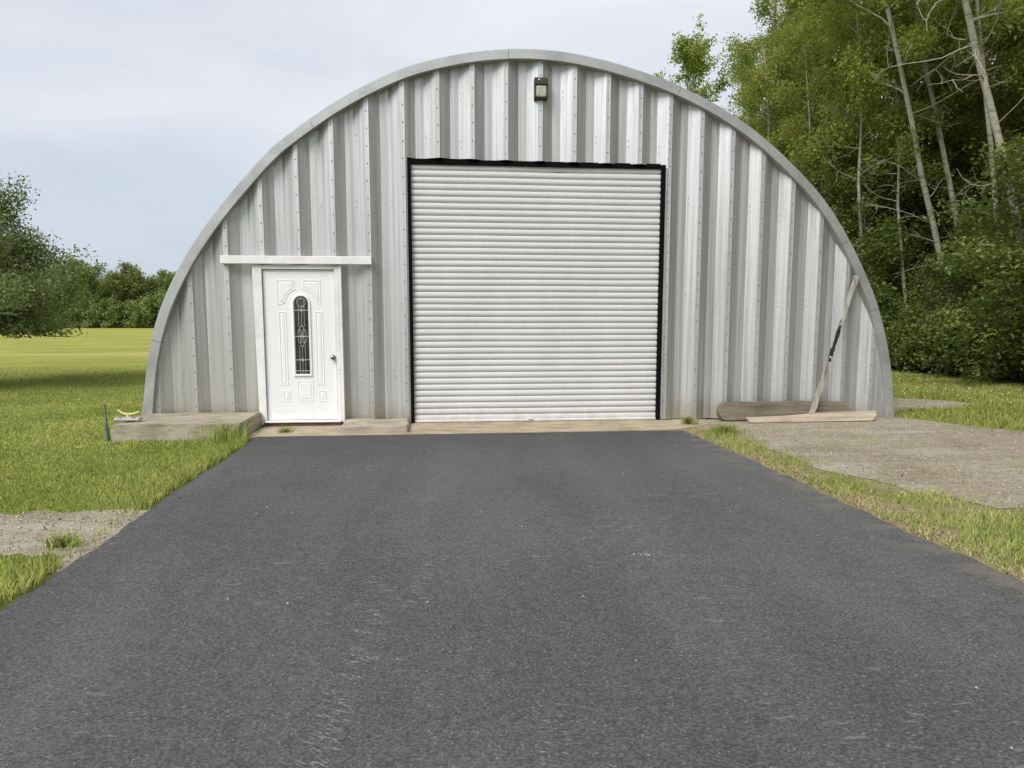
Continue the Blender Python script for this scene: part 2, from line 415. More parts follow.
t = NT('clover_flower'); M['clover'] = t.pbr((.75, .75, .66), .8)

# ------------------------------------------------------------------ camera, sky, sun
cam_d = bpy.data.cameras.new('camera'); cam = bpy.data.objects.new('camera', cam_d); COL.objects.link(cam)
cam.location = (0, -9.826, 1.35)
cam.rotation_euler = (R(90 - 6.969), 0, R(-5.792))
cam_d.sensor_width = 36; cam_d.lens = 36*769/1024; cam_d.shift_y = 28/1024
cam_d.clip_end = 3000; cam_d.clip_start = .05
sc.camera = cam

S = Vector((-.44, -.56, .70)).normalized()
sun_d = bpy.data.lights.new('sun', 'SUN'); sun = bpy.data.objects.new('sun', sun_d); COL.objects.link(sun)
sun_d.energy = 1.5; sun_d.angle = R(30); sun_d.color = (1, .965, .91)
sun.rotation_euler = (-S).to_track_quat('-Z', 'Y').to_euler()
sun.location = (-20, -20, 30)

w = bpy.data.worlds.new('World'); sc.world = w; w.use_nodes = True
wt = w.node_tree; wt.nodes.clear()
wo = wt.nodes.new('ShaderNodeOutputWorld'); bg = wt.nodes.new('ShaderNodeBackground')
bg.inputs['Strength'].default_value = .1
sky = wt.nodes.new('ShaderNodeTexSky'); sky.sky_type = 'NISHITA'; sky.sun_disc = False
sky.sun_elevation = math.asin(S.z); sky.sun_rotation = math.atan2(S.x, S.y)
tc = wt.nodes.new('ShaderNodeTexCoord'); mp = wt.nodes.new('ShaderNodeMapping'); mp.inputs['Scale'].default_value = (1.1, 1.1, 3.4)
mp.inputs['Location'].default_value = (.35, .2, .1)
nz = wt.nodes.new('ShaderNodeTexNoise'); nz.inputs['Scale'].default_value = 1.9; nz.inputs['Detail'].default_value = 5; nz.inputs['Roughness'].default_value = .45; nz.inputs['Distortion'].default_value = .3
sep = wt.nodes.new('ShaderNodeSeparateXYZ')
wl = wt.links.new
wl(tc.outputs['Generated'], mp.inputs[0]); wl(mp.outputs[0], nz.inputs['Vector']); wl(tc.outputs['Generated'], sep.inputs[0])
def wm(op, a, b, clamp=False):
    n = wt.nodes.new('ShaderNodeMath'); n.operation = op; n.use_clamp = clamp
    for i, v in enumerate((a, b)):
        if isinstance(v, bpy.types.NodeSocket): wl(v, n.inputs[i])
        else: n.inputs[i].default_value = v
    return n.outputs[0]
# cloud brightness: thicker, bluer deck low on the left (towards -x), bright cloud overhead and to the right
bri = wm('ADD', wm('MULTIPLY', sep.outputs['Z'], .95), wm('MULTIPLY', sep.outputs['X'], .42))
bri = wm('ADD', bri, wm('MULTIPLY', wm('SUBTRACT', nz.outputs['Fac'], .5), 1.7))
cr = wt.nodes.new('ShaderNodeValToRGB'); wl(wm('ADD', bri, .30, True), cr.inputs[0])
CL = [(0.0, (2.55, 2.82, 3.25)), (.35, (3.0, 3.2, 3.55)), (.62, (3.6, 3.66, 3.9)), (1.0, (4.3, 4.35, 4.42))]
while len(cr.color_ramp.elements) < len(CL): cr.color_ramp.elements.new(.5)
for e, (p, c_) in zip(cr.color_ramp.elements, CL):
    e.position = p; e.color = (c_[0]/5, c_[1]/5, c_[2]/5, 1)
sc5 = wt.nodes.new('ShaderNodeVectorMath'); sc5.operation = 'SCALE'; wl(cr.outputs[0], sc5.inputs[0]); sc5.inputs['Scale'].default_value = 5
mx = wt.nodes.new('ShaderNodeMix'); mx.data_type = 'RGBA'; mx.inputs[0].default_value = .9
wl(sky.outputs[0], mx.inputs[6]); wl(sc5.outputs[0], mx.inputs[7])
wl(mx.outputs[2], bg.inputs[0]); wl(bg.outputs[0], wo.inputs[0])

vs = sc.view_settings; vs.view_transform = 'Standard'; vs.look = 'None'; vs.gamma = 1; vs.exposure = 1.14
sc.render.engine = 'CYCLES'
sc.cycles.max_bounces = 6; sc.cycles.diffuse_bounces = 3; sc.cycles.glossy_bounces = 3; sc.cycles.transmission_bounces = 3

# ------------------------------------------------------------------ ground
rng = np.random.default_rng(5)
def sheet(name, poly, z, mat, kind='structure'):
    m = MB(); m.add([(x, y, z) for x, y in poly], [tuple(range(len(poly)))])
    return tag(m.build(name, mat, None, False), kind=kind)

gm = MB(); gm.add([(-700, -300, 0), (700, -300, 0), (700, 1200, 0), (-700, 1200, 0)], [(0, 1, 2, 3)])
tag(gm.build('ground', M['lawn'], None, False), kind='structure')

def ragged(pts, step=.18, amp=.06, seed=0):
    r = random.Random(seed); out = []
    n = len(pts)
    for i in range(n):
        a = Vector(pts[i]); b = Vector(pts[(i+1) % n]); L = (b-a).length
        k = max(1, int(L/step)); nn = Vector((-(b-a).y, (b-a).x)).normalized()
        for j in range(k):
            p = a.lerp(b, j/k) + nn*r.uniform(-amp, amp)
            out.append((p.x, p.y))
    return out

# raised asphalt drive, slightly irregular long edges
def drive_edge(y, side):
    if side < 0: return -2.02 + .012*math.sin(y*2.1) + .008*math.sin(y*7.3+1) + .008*math.sin(y*19) + .006*math.sin(y*41)
    return 3.0 + .015*math.sin(y*1.7+.6) + .009*math.sin(y*6.1) + .009*math.sin(y*17+2) + .006*math.sin(y*37)
ys = np.arange(-30, -.9, .08)
poly = [(drive_edge(y, -1), y) for y in ys] + [(drive_edge(y, 1), y) for y in ys[::-1]]
m = MB()
n = len(poly)
inner = [(x + (.03 if x < 0 else -.03), y) for x, y in poly]
m.add([(x, y, 0.0) for x, y in poly] + [(x, y, .015) for x, y in inner],
      [(i, (i+1) % n, n+(i+1) % n, n+i) for i in range(n)] + [tuple(range(n, 2*n))])
tag(m.build('asphalt_driveway', M['asphalt'], None, False), kind='structure')

GL = [(-1.9, -4.25), (-2.6, -4.27), (-3.1, -4.3), (-4.6, -4.35), (-5.6, -4.5), (-5.6, -5.25), (-3.2, -5.35), (-2.47, -5.32), (-2.2, -5.3), (-1.9, -5.75)]
GR = [(3.05, -.30), (3.55, .06), (6.3, -.02), (7.0, -1.35), (9.5, -2.6), (12, -5), (12, -8.5), (7, -6.3), (4.6, -4.95), (4.0, -4.85), (3.74, -4.3), (3.45, -3.4), (3.42, -2.3), (3.5, -1.2), (3.2, -.75)]
GR2 = [(6.35, .62), (7.7, 2.4), (8.3, 2.1), (8.5, 1.4), (7.85, .95)]
sheet('gravel_patch', ragged(GL, .09, seed=1, amp=.07), .004, M['gravel'])
sheet('gravel_yard', ragged(GR, .2, seed=2, amp=.06), .004, M['gravel'])
sheet('bare_dirt_strip', ragged(GR2, seed=3, amp=.1), .004, M['gravel'])
# concrete apron in front of the wall
m = MB()
ap = ragged([(-2.12, -.93), (-.4, -.955), (1.23, -.90), (3.0, -.80), (3.45, -.45), (3.6, .08), (-2.12, .08)], .15, .018, 4)
n = len(ap)
m.add([(x, y, 0) for x, y in ap] + [(x, y, .010) for x, y in ap], [(i, (i+1) % n, n+(i+1) % n, n+i) for i in range(n)] + [tuple(range(n, 2*n))])
tag(m.build('concrete_apron', M['slab'], None, False), kind='structure')

# ------------------------------------------------------------------ the arched hut
hut = tag(empty('arched_metal_hut', (1.32, 0, 0)), 'round arched grey corrugated metal building with white roll-up door and white entry door', 'building')
hut_parts = []
OUT = [(-3.60, -.02), (-3.565, .187), (-3.495, .723), (-3.38, 1.205), (-3.205, 1.652), (-2.925, 2.155), (-2.54, 2.68), (-1.995, 3.29), (-1.70, 3.54),
       (-1.209, 3.89), (-.726, 4.16), (-.245, 4.37), (.361, 4.525), (.948, 4.600), (1.55, 4.595), (2.093, 4.515), (2.602, 4.390), (3.119, 4.225),
       (3.647, 3.985), (4.187, 3.66), (4.744, 3.2), (5.087, 2.852), (5.396, 2.433), (5.719, 1.864), (5.918, 1.423), (6.07, .922), (6.158, .475), (6.215, -.02)]
def catmull(P, per=8):
    out = []
    for i in range(len(P)-1):
        p0 = P[max(i-1, 0)]; p1 = P[i]; p2 = P[i+1]; p3 = P[min(i+2, len(P)-1)]
        for k in range(per):
            t_ = k/per
            out.append(tuple(.5*((2*p1[j]) + (-p0[j]+p2[j])*t_ + (2*p0[j]-5*p1[j]+4*p2[j]-p3[j])*t_*t_ + (-p0[j]+3*p1[j]-3*p2[j]+p3[j])*t_**3) for j in (0, 1)))
    out.append(P[-1]); return out
arch = np.array(catmull(OUT))
for _ in range(6): arch[1:-1] = .5*arch[1:-1] + .25*(arch[:-2]+arch[2:])
tan = np.gradient(arch, axis=0); tan /= np.linalg.norm(tan, axis=1)[:, None]
nin = np.stack([tan[:, 1], -tan[:, 0]], 1)     # inward normal
def arch_z(x): return float(np.interp(x, arch[:, 0], arch[:, 1]))
def hp(o): o.parent = hut; o.matrix_parent_inverse = Matrix.Translation((-1.32, 0, 0)); return o

# trim band along the arch, in overlapping lengths
m = MB(); N = len(arch)
cuts_x = [-3.6, -3.414, -1.489, .947, 3.119, 5.429, 5.887, 6.3]
seglist = []
for a, b in zip(cuts_x[:-1], cuts_x[1:]):
    ids = [i for i in range(N) if a <= arch[i, 0] < b or (b > 6.2 and arch[i, 0] >= a)]
    seglist.append(ids)
for si, ids in enumerate(seglist):
    ids = ids + ([ids[-1]+1] if ids[-1]+1 < N else [])
    off = .003 if si % 2 else 0
    secs = []
    for q, i in enumerate(ids):
        p = arch[i]; nn = nin[i]; p = np.array(p)
        if q == len(ids)-1 and si < len(seglist)-1: p = p - tan[i]*.005
        def P_(d, y): return (p[0]+nn[0]*d, y, p[1]+nn[1]*d)
        o_ = -off
        secs.append([P_(o_, .16), P_(o_, -.046-off), P_(.007, -.055-off), P_(.112, -.055-off), P_(.118, -.047), P_(.118, .10)])
    k = len(secs[0]); vsx = [v for s_ in secs for v in s_]
    m.add(vsx, [(i*k+j, i*k+j+1, (i+1)*k+j+1, (i+1)*k+j) for i in range(len(secs)-1) for j in range(k-1)])
hp(m.build('arch_trim', M['trim']))

# roof shell: ribbed arch running back
m = MB(); L = 15.0; prof = []
y = .13
while y < L:
    prof += [(y, 0), (y+.10, 0), (y+.20, .16), (y+.42, .16), (y+.52, 0)]; y += .61
ids = list(range(0, N, 3)) + ([N-1] if (N-1) % 3 else [])
vsx = []
for yy, d in prof:
    for i in ids: vsx.append((arch[i, 0]+nin[i, 0]*(d+.004), yy, arch[i, 1]+nin[i, 1]*(d+.004)))
k = len(ids)
m.add(vsx, [(a*k+j, a*k+j+1, (a+1)*k+j+1, (a+1)*k+j) for a in range(len(prof)-1) for j in range(k-1)])
hp(m.build('roof', M['roof']))
m = MB(); m.add([(arch[i, 0], L-.05, arch[i, 1]) for i in ids], [tuple(range(len(ids)))])
hp(m.build('rear_wall', M['roof']))

# corrugated front wall
seams = [-3.36, -2.915, -2.476, -2.045, -1.61, -1.18, -.755, -.321, .106, .537, .951, 1.381, 1.809, 2.236, 2.65, 3.036, 3.454, 3.865, 4.279, 4.693, 5.10, 5.495, 5.90]
brk = [(-3.60, .0), (-3.36, .0)]
DEP = .074
for a, b in zip(seams[:-1], seams[1:]):
    p = b-a
    brk += [(a+.001, .006), (a+.300*p, DEP), (a+.545*p, DEP), (a+.865*p, .004), (b, .0)]
brk += [(5.902, .005), (6.20, .005)]
RD = (-.300, 2.968, 3.312)     # roll door opening x0 x1 ztop
ED = (-2.150, -1.150, 1.985)   # entry door opening
xs_extra = [RD[0], RD[1], ED[0], ED[1]]
bx = [b[0] for b in brk]; by = [b[1] for b in brk]
def wall_y(x): return float(np.interp(x, bx, by))
for x in xs_extra: brk.append((x, wall_y(x)))
brk.sort()
m = MB()
for (xa, ya), (xb, yb) in zip(brk[:-1], brk[1:]):
    if xb-xa < 1e-5: continue
    xm = (xa+xb)/2
    base = .17 if xm < -2.15 else .02
    if xm > 5.9: base = .0
    ta = arch_z(xa)-.055; tb = arch_z(xb)-.055
    za = zb = base
    if RD[0] < xm < RD[1]:
        sag = lambda x: RD[2] - .009*(x-RD[0]) + (.009*math.sin(x*6) if .1 < x < .6 else 0)
        za, zb = sag(xa), sag(xb)
    if ED[0] < xm < ED[1]: za = zb = ED[2]
    ta = max(ta, za+.01); tb = max(tb, zb+.01)
    nseg = 6
    vsx = []
    for q in range(nseg+1):
        f_ = q/nseg
        vsx += [(xa, ya, za+(ta-za)*f_), (xb, yb, zb+(tb-zb)*f_)]
    m.add(vsx, [(2*q, 2*q+1, 2*q+3, 2*q+2) for q in range(nseg)])
fw = hp(m.build('front_wall', M['galv'], None, False))
# rivets down every seam, plus scattered fixing pairs in the valleys
m = MB()
def rivet(x, z, y, r=.0085):
    n = 7
    vs_ = [(x+r*math.cos(2*math.pi*k/n), y, z+r*math.sin(2*math.pi*k/n)) for k in range(n)] + \
          [(x+r*.6*math.cos(2*math.pi*k/n), y-.006, z+r*.6*math.sin(2*math.pi*k/n)) for k in range(n)]
    m.add(vs_, [(k, (k+1) % n, n+(k+1) % n, n+k) for k in range(n)] + [tuple(range(n, 2*n))])
rr = random.Random(3)
for s_ in seams + [3.02-.0]:
    x = s_-.028
    top = arch_z(x)-.16; z = .24 + rr.uniform(0, .08)
    while z < top:
        ok = not (RD[0] < x < RD[1] and z < RD[2]+.02) and not (ED[0]-.07 < x < ED[1]+.03 and z < 2.12)
        if ok: rivet(x+rr.uniform(-.004, .004), z, wall_y(x)-.001)
        z += .212+rr.uniform(-.012, .012)
for a, b in zip(seams[:-1], seams[1:]):
    x = a+.60*(b-a); y_ = wall_y(x)
    for z in (.62, 1.5, 2.75, 3.6, 4.2):
        z += rr.uniform(-.15, .15)
        if z < arch_z(x)-.35 and rr.random() < .75 and not (RD[0] < x < RD[1] and z < RD[2]+.1) and not (ED[0]-.1 < x < ED[1]+.1 and z < 2.2):
            rivet(x, z, y_-.001, .007); rivet(x+.004, z-.075, y_-.001, .007)
rv = m.build('rivets', M['rivet'], fw, False); rv.matrix_parent_inverse = Matrix.Translation((0, 0, 0)); tag(rv, kind='stuff')

# roll-up door curtain
m = MB(); zs = []; yso = []
z = .038; pitch_ = .0786
prof = []
while z < 3.20:
    for f_, d in ((0, .010), (.03, -.002), (.08, -.010), (.36, -.0145), (.70, -.0145), (.79, -.012), (.82, -.002), (.86, .010), (.93, .014)):
        prof.append((z+f_*pitch_, .085+d))
    z += pitch_
X0, X1 = -.256, 2.918
xs_ = np.linspace(X0, X1, 13)
vsx = [(x, y+.006*math.sin(x*2.1+z*1.3)+.003*math.sin(x*5.3-z*2.1), z+.0010*math.sin(x*3.1+z*5.7)) for (z, y) in prof for x in xs_]
k = len(xs_)
m.add(vsx, [(a*k+j, a*k+j+1, (a+1)*k+j+1, (a+1)*k+j) for a in range(len(prof)-1) for j in range(k-1)], True)
rd = hp(m.build('roll_up_door', M['rolldoor']))
m = MB(); m.box(X0, X1, .045, .105, .014, .046, .006)
bb = m.build('bottom_bar', M['rolldoor'], rd)
m = MB(); m.box(X0+.01, X1-.01, .055, .10, -.004, .0130)
m.build('bottom_seal', M['black'], rd)
m = MB(); m.box(1.20, 1.27, .012, .030, .050, .066, .004); m.tube([(1.215, .02, .058), (1.215, .046, .058)], .005, 6); m.tube([(1.255, .02, .058), (1.255, .046, .058)], .005, 6)
m.build('lift_handle', M['wplast'], rd)
for x0, x1 in ((-.297, -.258), (2.920, 2.964)):
    m = MB(); m.box(x0, x1, .02, .16, .012, 3.285, .004)
    m.build('door_guide', M['black'], rd)
m = MB(); m.box(-.2575, 2.9195, .105, .30, 3.10, 3.300); m.box(-.2575, 2.9195, .045, .1045, 3.236, 3.300)
m.build('head_seal', M['black'], rd)
m = MB(); m.box(-.40, 3.05, .31, .34, .0, 3.40)
hp(m.build('dark_backing', M['dark']))
# thin flashing beside the opening on the right
m = MB(); m.box(2.966, 2.990, -.010, .02, .02, 3.24, .003)
hp(m.build('jamb_flashing', M['trim']))

# entry door
casing = MB()
casing.add([], [])
casing.prism([(-2.195, -.042, 1.992), (-2.085, -.042, 1.992), (-2.085, -.042, .03), (-2.17, -.042, .03)],
             [(-2.195, .06, 1.992), (-2.085, .06, 1.992), (-2.085, .06, .03), (-2.17, .06, .03)])
casing.box(-2.083, -1.215, -.040, .06, 1.945, 1.992, .003)
casing.box(-1.213, -1.166, -.036, .06, .03, 1.992, .003)
casing.box(-1.163, -1.126, -.046, .06, .045, 1.992, .003)
hp(casing.build('door_casing', M['whitewood']))
m = MB(); m.box(-2.555, -.750, -.085, -.005, 2.003, 2.100, .005)
hp(m.build('header_board', M['whitewood']))
m = MB(); m.box(-2.083, -1.216, -.02, .09, .072, 1.943)
jb = m; 
DX0, DX1, DZ0, DZ1 = -2.079, -1.219, .080, 1.940
FY = -.004
dm = MB(); dm.box(DX0, DX1, FY, .05, DZ0, DZ1, .002)
def uv(X, Y):    # door-face layout (zoomed photo units) -> facade metres
    return (DX0 + (X-40)/290*(DX1-DX0), DZ1 - (Y-66)/624*(DZ1-DZ0))
def moulding(pts, w=.012, h=.006, y0=FY):
    """closed raised bead following pts"""
    n = len(pts); A = []; P = [Vector(p) for p in pts]
    area = sum(P[i].x*P[(i+1) % n].y-P[(i+1) % n].x*P[i].y for i in range(n))
    sg = 1 if area > 0 else -1
    for i in range(n):
        d1 = (P[i]-P[i-1]).normalized(); d2 = (P[(i+1) % n]-P[i]).normalized()
        n1 = Vector((-d1.y, d1.x))*sg; n2 = Vector((-d2.y, d2.x))*sg
        b_ = (n1+n2)
        b_ = b_.normalized()/max(.5, math.sqrt(max(.05, (1+n1.dot(n2))/2)))
        A.append([(P[i].x, y0+.001, P[i].y), (P[i].x+b_.x*w*.35, y0-h, P[i].y+b_.y*w*.35), (P[i].x+b_.x*w*.65, y0-h, P[i].y+b_.y*w*.65), (P[i].x+b_.x*w, y0+.001, P[i].y+b_.y*w)])
        A[-1].append((P[i].x+b_.x*w*2.0, y0-.0005, P[i].y+b_.y*w*2.0)); A[-1].append((P[i].x+b_.x*w*2.6, y0-h*.75, P[i].y+b_.y*w*2.6))
    vs_ = [v for a in A for v in a]; k = len(A[0])
    fs = [(i*k+j, i*k+j+1, ((i+1) % n)*k+j+1, ((i+1) % n)*k+j) for i in range(n) for j in range(k-1)]
    fs.append(tuple(i*k+k-1 for i in range(n)))
    dm.add(vs_, fs)
def rect(x0, x1, y0, y1): return [uv(x0, y0), uv(x1, y0), uv(x1, y1), uv(x0, y1)]
moulding(rect(100, 131, 238, 543)); moulding(rect(249, 280, 238, 543))
moulding(rect(107, 138, 568, 613)); moulding(rect(254, 285, 568, 613)); moulding(rect(167, 233, 527, 611))
cx = 192
def arc(cx_, cy_, rx, a0, a1, n=9): return [uv(cx_+rx*math.cos(R(a0+(a1-a0)*i/(n-1))), cy_-rx*1.0*math.sin(R(a0+(a1-a0)*i/(n-1)))) for i in range(n)]
moulding([uv(96, 108), uv(167, 108), uv(167, 142)] + arc(cx, 212, 67, 105, 172, 8) + [uv(96, 212)])
moulding([uv(274, 108), uv(274, 212)] + arc(cx, 212, 67, 8, 75, 8) + [uv(197+6, 142), uv(203, 108)])
ed = hp(dm.build('entry_door', M['doorwhite']))
# glazed light with arched white frame
gx0, gx1, gtop, gbot = 164, 221, 175, 497
gr = (gx1-gx0)/2; gcx = (gx0+gx1)/2; gcy = gtop+gr
outer = [uv(gx0-11, gbot+11), uv(gx0-11, gcy)] + arc(gcx, gcy, gr+11, 180, 0, 15)[1:] + [uv(gx1+11, gbot+11)]
innr = [uv(gx0, gbot), uv(gx0, gcy)] + arc(gcx, gcy, gr, 180, 0, 15)[1:] + [uv(gx1, gbot)]
m = MB(); n = len(outer)
ring = []
for (ox, oz), (ix, iz) in zip(outer, innr):
    ring += [(ox, FY+.001, oz), (ox*.75+ix*.25, FY-.018, oz*.75+iz*.25), (ox*.3+ix*.7, FY-.020, oz*.3+iz*.7), (ix, FY-.006, iz)]
m.add(ring, [(i*4+j, i*4+j+1, ((i+1) % n)*4+j+1, ((i+1) % n)*4+j) for i in range(n) for j in range(3)])
wf = m.build('window_frame', M['doorwhite'], ed)
m = MB(); m.prism([(x, FY-.005, z) for x, z in innr], [(x, FY+.03, z) for x, z in innr])
m.build('window_pane', M['glass'], ed)
m = MB()
def came(pts, w=.0035):
    pts = [uv(*p) for p in pts]
    for a, b in zip(pts[:-1], pts[1:]): m.tube([(a[0], FY-.007, a[1]), (b[0], FY-.007, b[1])], w, 5, False)
for yy in (232, 340, 438, 484): came([(gx0, yy), (gx1, yy)])
for xx in (181, 204): came([(xx, 187), (xx, 300)], .003); came([(xx, 378), (xx, 497)], .003)
came([(192.5, 178), (192.5, 300)], .0025); came([(192.5, 380), (192.5, 497)], .0025)
def leafs(c, rx, ry, a0=0, n=14): came([(c[0]+rx*math.sin(2*math.pi*i/n), c[1]-ry*math.cos(2*math.pi*i/n)*(1)) for i in range(n+1)], .003)
leafs((192.5, 317), 9, 22); leafs((183, 326), 7, 15); leafs((202, 326), 7, 15)
leafs((192.5, 361), 9, 21); leafs((183, 354), 7, 15); leafs((202, 354), 7, 15)
leafs((192.5, 232), 5, 5, n=8); leafs((192.5, 438), 5, 5, n=8); leafs((192.5, 200), 18, 18)
m.build('leaded_bars', M['came'], ed)
kx, kz = uv(318, 428)
m = MB(); m.lathe_y((kx, FY, kz), [(.033, 0.0), (.033, -.006), (.016, -.010), (.013, -.028), (.022, -.034), (.029, -.046), (.029, -.058), (.022, -.068), (.008, -.072)])
m.build('door_knob', M['nickel'], ed)
m = MB(); m.box(-2.083, -1.216, .055, .12, .06, 1.944)
hp(m.build('door_reveal', M['dark']))
m = MB(); m.box(-2.10, -1.165, -.11, .05, .054, .074, .005)
th = m.build('threshold', M['whitewood'], ed)
m = MB(); m.box(-2.11, -1.17, -.085, .05, .004, .0535)
t = NT('brown_sill_wood'); M['sill'] = t.pbr(t.ramp(t.noise(t.pos((3, 20, 20)), 2, 4), [(.35, (.05, .03, .02)), (.65, (.15, .095, .06))]), .8)
m.build('threshold_riser', M['sill'], ed)

# ------------------------------------------------------------------ lamp over the roll-up door
lamp = tag(empty('wall_lamp', (1.35, .09, 4.02)), 'small bronze wall pack lamp with a square lens high above the roll-up door', 'lamp')
m = MB()
x0, x1 = -.080, .082; hz = .255
side = [(.0, 0), (-.10, 0), (-.165, .03), (-.165, .165), (-.185, .175), (-.185, .235), (-.16, .255), (.0, .255)]
m.prism([(x0, y, z) for y, z in side], [(x1, y, z) for y, z in side])
m.build('housing', M['bronze'], lamp)
m = MB(); m.box(x0+.020, x1-.016, -.178, -.150, .022, .158, .012); m.build('lens', M['lens'], lamp)
m = MB(); m.lathe_y((x0+.05, -.184, .222), [(.010, 0), (.010, -.005), (.005, -.008)], 10); m.build('photocell', M['wplast'], lamp)
m = MB(); m.box(-.05, .05, -.001, .045, .06, .20); m.build('mounting_box', M['bronze'], lamp)

# ------------------------------------------------------------------ concrete plinth, step, odds and ends
import bmesh
def rough_block(name, x0, x1, y0, y1, z0, z1, mat, amp=.012, cut=.12, seed=0, parent=None):
    bm = bmesh.new(); bmesh.ops.create_cube(bm, size=1)
    for v in bm.verts: v.co = Vector((x0+(v.co.x+.5)*(x1-x0), y0+(v.co.y+.5)*(y1-y0), z0+(v.co.z+.5)*(z1-z0)))
    bmesh.ops.bevel(bm, geom=bm.edges[:], offset=.014, segments=2, affect='EDGES')
    for ax in range(3):
        lo, hi = ((x0, x1), (y0, y1), (z0, z1))[ax]
        p = lo+cut
        while p < hi-.02:
            no = [0, 0, 0]; no[ax] = 1; co = [0, 0, 0]; co[ax] = p
            bmesh.ops.bisect_plane(bm, geom=bm.verts[:]+bm.edges[:]+bm.faces[:], plane_co=co, plane_no=no); p += cut
    r = random.Random(seed)
    from mathutils import noise
    for v in bm.verts:
        d = noise.noise_vector(v.co*3.1+Vector((seed, 0, 0)))*amp + noise.noise_vector(v.co*11)*amp*.5
        v.co += d
    me = bpy.data.meshes.new(name); bm.to_mesh(me); bm.free(); me.materials.append(mat)
    o = bpy.data.objects.new(name, me); COL.objects.link(o)
    if parent: o.parent = parent
    return o
pl = rough_block('concrete_plinth', -3.53, -2.15, -1.10, -.01, -.05, .185, M['plinth'], .009, .1, 2)
tag(pl, 'long weathered concrete block in the grass below the left end of the metal wall', 'plinth')
ft = rough_block('footing', -3.50, -2.17, -1.13, -1.03, -.05, .035, M['plinth'], .012, .1, 5, pl)
st = rough_block('concrete_step', -1.12, -.32, -.80, -.02, -.02, .08, M['step'], .016, .09, 7)
tag(st, 'low worn grey concrete step at the wall between the two doors', 'step')

sp = tag(empty('lawn_sprinkler', (-3.45, -.80, .195), .05), 'grey lawn sprinkler with yellow forked arms on the left end of the concrete block', 'sprinkler')
m = MB(); m.tube([(-.13, -.055, .018), (.13, -.055, .018)], .016, 8); m.tube([(-.13, .055, .018), (.13, .055, .018)], .016, 8)
m.box(-.135, -.09, -.055, .055, .008, .040, .005); m.box(.09, .135, -.055, .055, .008, .040, .005); m.box(-.05, .05, -.05, .05, .012, .045, .008)
m.build('sled', M['greyplast'], sp)
m = MB(); m.tube([(0, 0, .04), (0, 0, .085)], .016, 8)
m.tube([(0, 0, .075), (.05, -.005, .078), (.10, -.01, .095), (.125, -.012, .105)], [.013, .012, .010, .009], 7)
m.tube([(0, 0, .075), (-.045, .005, .080), (-.085, .01, .105), (-.115, .012, .125)], [.013, .012, .010, .009], 7)
m.build('spray_arms', M['yellow'], sp)

sk = tag(empty('metal_stake', (-3.60, -1.02, 0)), 'thin upright metal stake with blue lower end in the grass left of the concrete block', 'stake')
m = MB(); m.tube([(0, 0, .17), (-.004, 0, .30), (-.012, .004, .41)], [.013, .012, .013], 8); m.build('rod', M['rod'], sk)
m = MB(); m.tube([(.012, 0, -.02), (.006, 0, .08), (0, 0, .19)], [.021, .021, .017], 8); m.build('blue_sleeve', M['blue'], sk)

# thick beam with rounded left end leaning on the wall, low
def slab_outline(name, outline, thick, mat, loc, tilt, rz=0, amp=.004):
    """outline in (x,z); thickness along y; tilted back about x"""
    m_ = MB(); n_ = len(outline)
    fr = [(x, 0, z) for x, z in outline]; bk = [(x, thick, z) for x, z in outline]
    fi = [(x*.998+.002*outline[n_//2][0], -.006, .03*0+z) for x, z in outline]
    m_.prism(fr, bk)
    o = m_.build(name, mat); o.location = loc; o.rotation_euler = (tilt, 0, rz)
    bv = o.modifiers.new('bevel', 'BEVEL'); bv.width = .010; bv.segments = 2; bv.limit_method = 'ANGLE'
    return o
ol = []
for i in range(11):
    a = R(90+180*i/10); ol.append((.10+.10*math.cos(a), .125+.125*math.sin(a)))
ol = ol + [(.6, .003), (1.2, .008), (1.83, .012), (1.84, .10), (1.70, .235), (1.2, .252), (.6, .248)]
bm_ = slab_outline('rounded_beam', ol, .11, M['oldwood'], (3.70, -.19, .015), R(-8))
tag(bm_, 'dark weathered wooden beam with rounded left end standing against the wall foot', 'beam')
ol = [(.0, .085), (.055, .0), (1.70, .012), (1.775, .085), (1.795, .165), (1.3, .150), (.95, .140), (.5, .100)]
pk = slab_outline('leaning_plank', ol, .04, M['plank'], (4.0, -.37, .012), R(-38), R(-1.0))
tag(pk, 'pale tapered plank leaning back at a low angle in front of the dark beam', 'plank')

pole = tag(empty('leaning_pole', (4.90, -.30, .10)), 'splintered pale wooden pole with a charred middle leaning against the right side of the wall', 'pole')
A_ = Vector((0, 0, 0)); B_ = Vector((.655, .235, 1.80))
def stick(t0, t1, w0, w1, seed, n=14, jag=.35):
    r = random.Random(seed); m_ = MB(); rings = []
    dr = (B_-A_); d = dr.normalized(); a = d.cross(Vector((0, 1, 0))).normalized(); b = a.cross(d).normalized()
    for i in range(n+1):
        f_ = i/n; p = A_ + dr*(t0+(t1-t0)*f_); wd = w0+(w1-w0)*f_
        ww = wd*(1+r.uniform(-jag, jag)*.5); th_ = .5*wd*(1+r.uniform(-jag, jag)*.4); s_ = r.uniform(-.2, .2)*wd*jag
        rings.append([p+a*(ww/2+s_)+b*th_/2, p+a*(-ww/2+s_)+b*th_/2, p+a*(-ww/2+s_)-b*th_/2, p+a*(ww/2+s_)-b*th_/2])
    vs_ = [v for q in rings for v in q]
    m_.add(vs_, [(i*4+k, i*4+(k+1) % 4, (i+1)*4+(k+1) % 4, (i+1)*4+k) for i in range(n) for k in range(4)] + [(0, 1, 2, 3), (4*n, 4*n+3, 4*n+2, 4*n+1)])
    return m_
stick(0, .42, .068, .044, 1, jag=.25).build('lower_shaft', M['polewood'], pole)
stick(.38, .68, .046, .036, 2, 18, .5).build('charred_section', M['char'], pole)
stick(.64, 1.0, .042, .058, 3, jag=.25).build('upper_shaft', M['polewood'], pole)

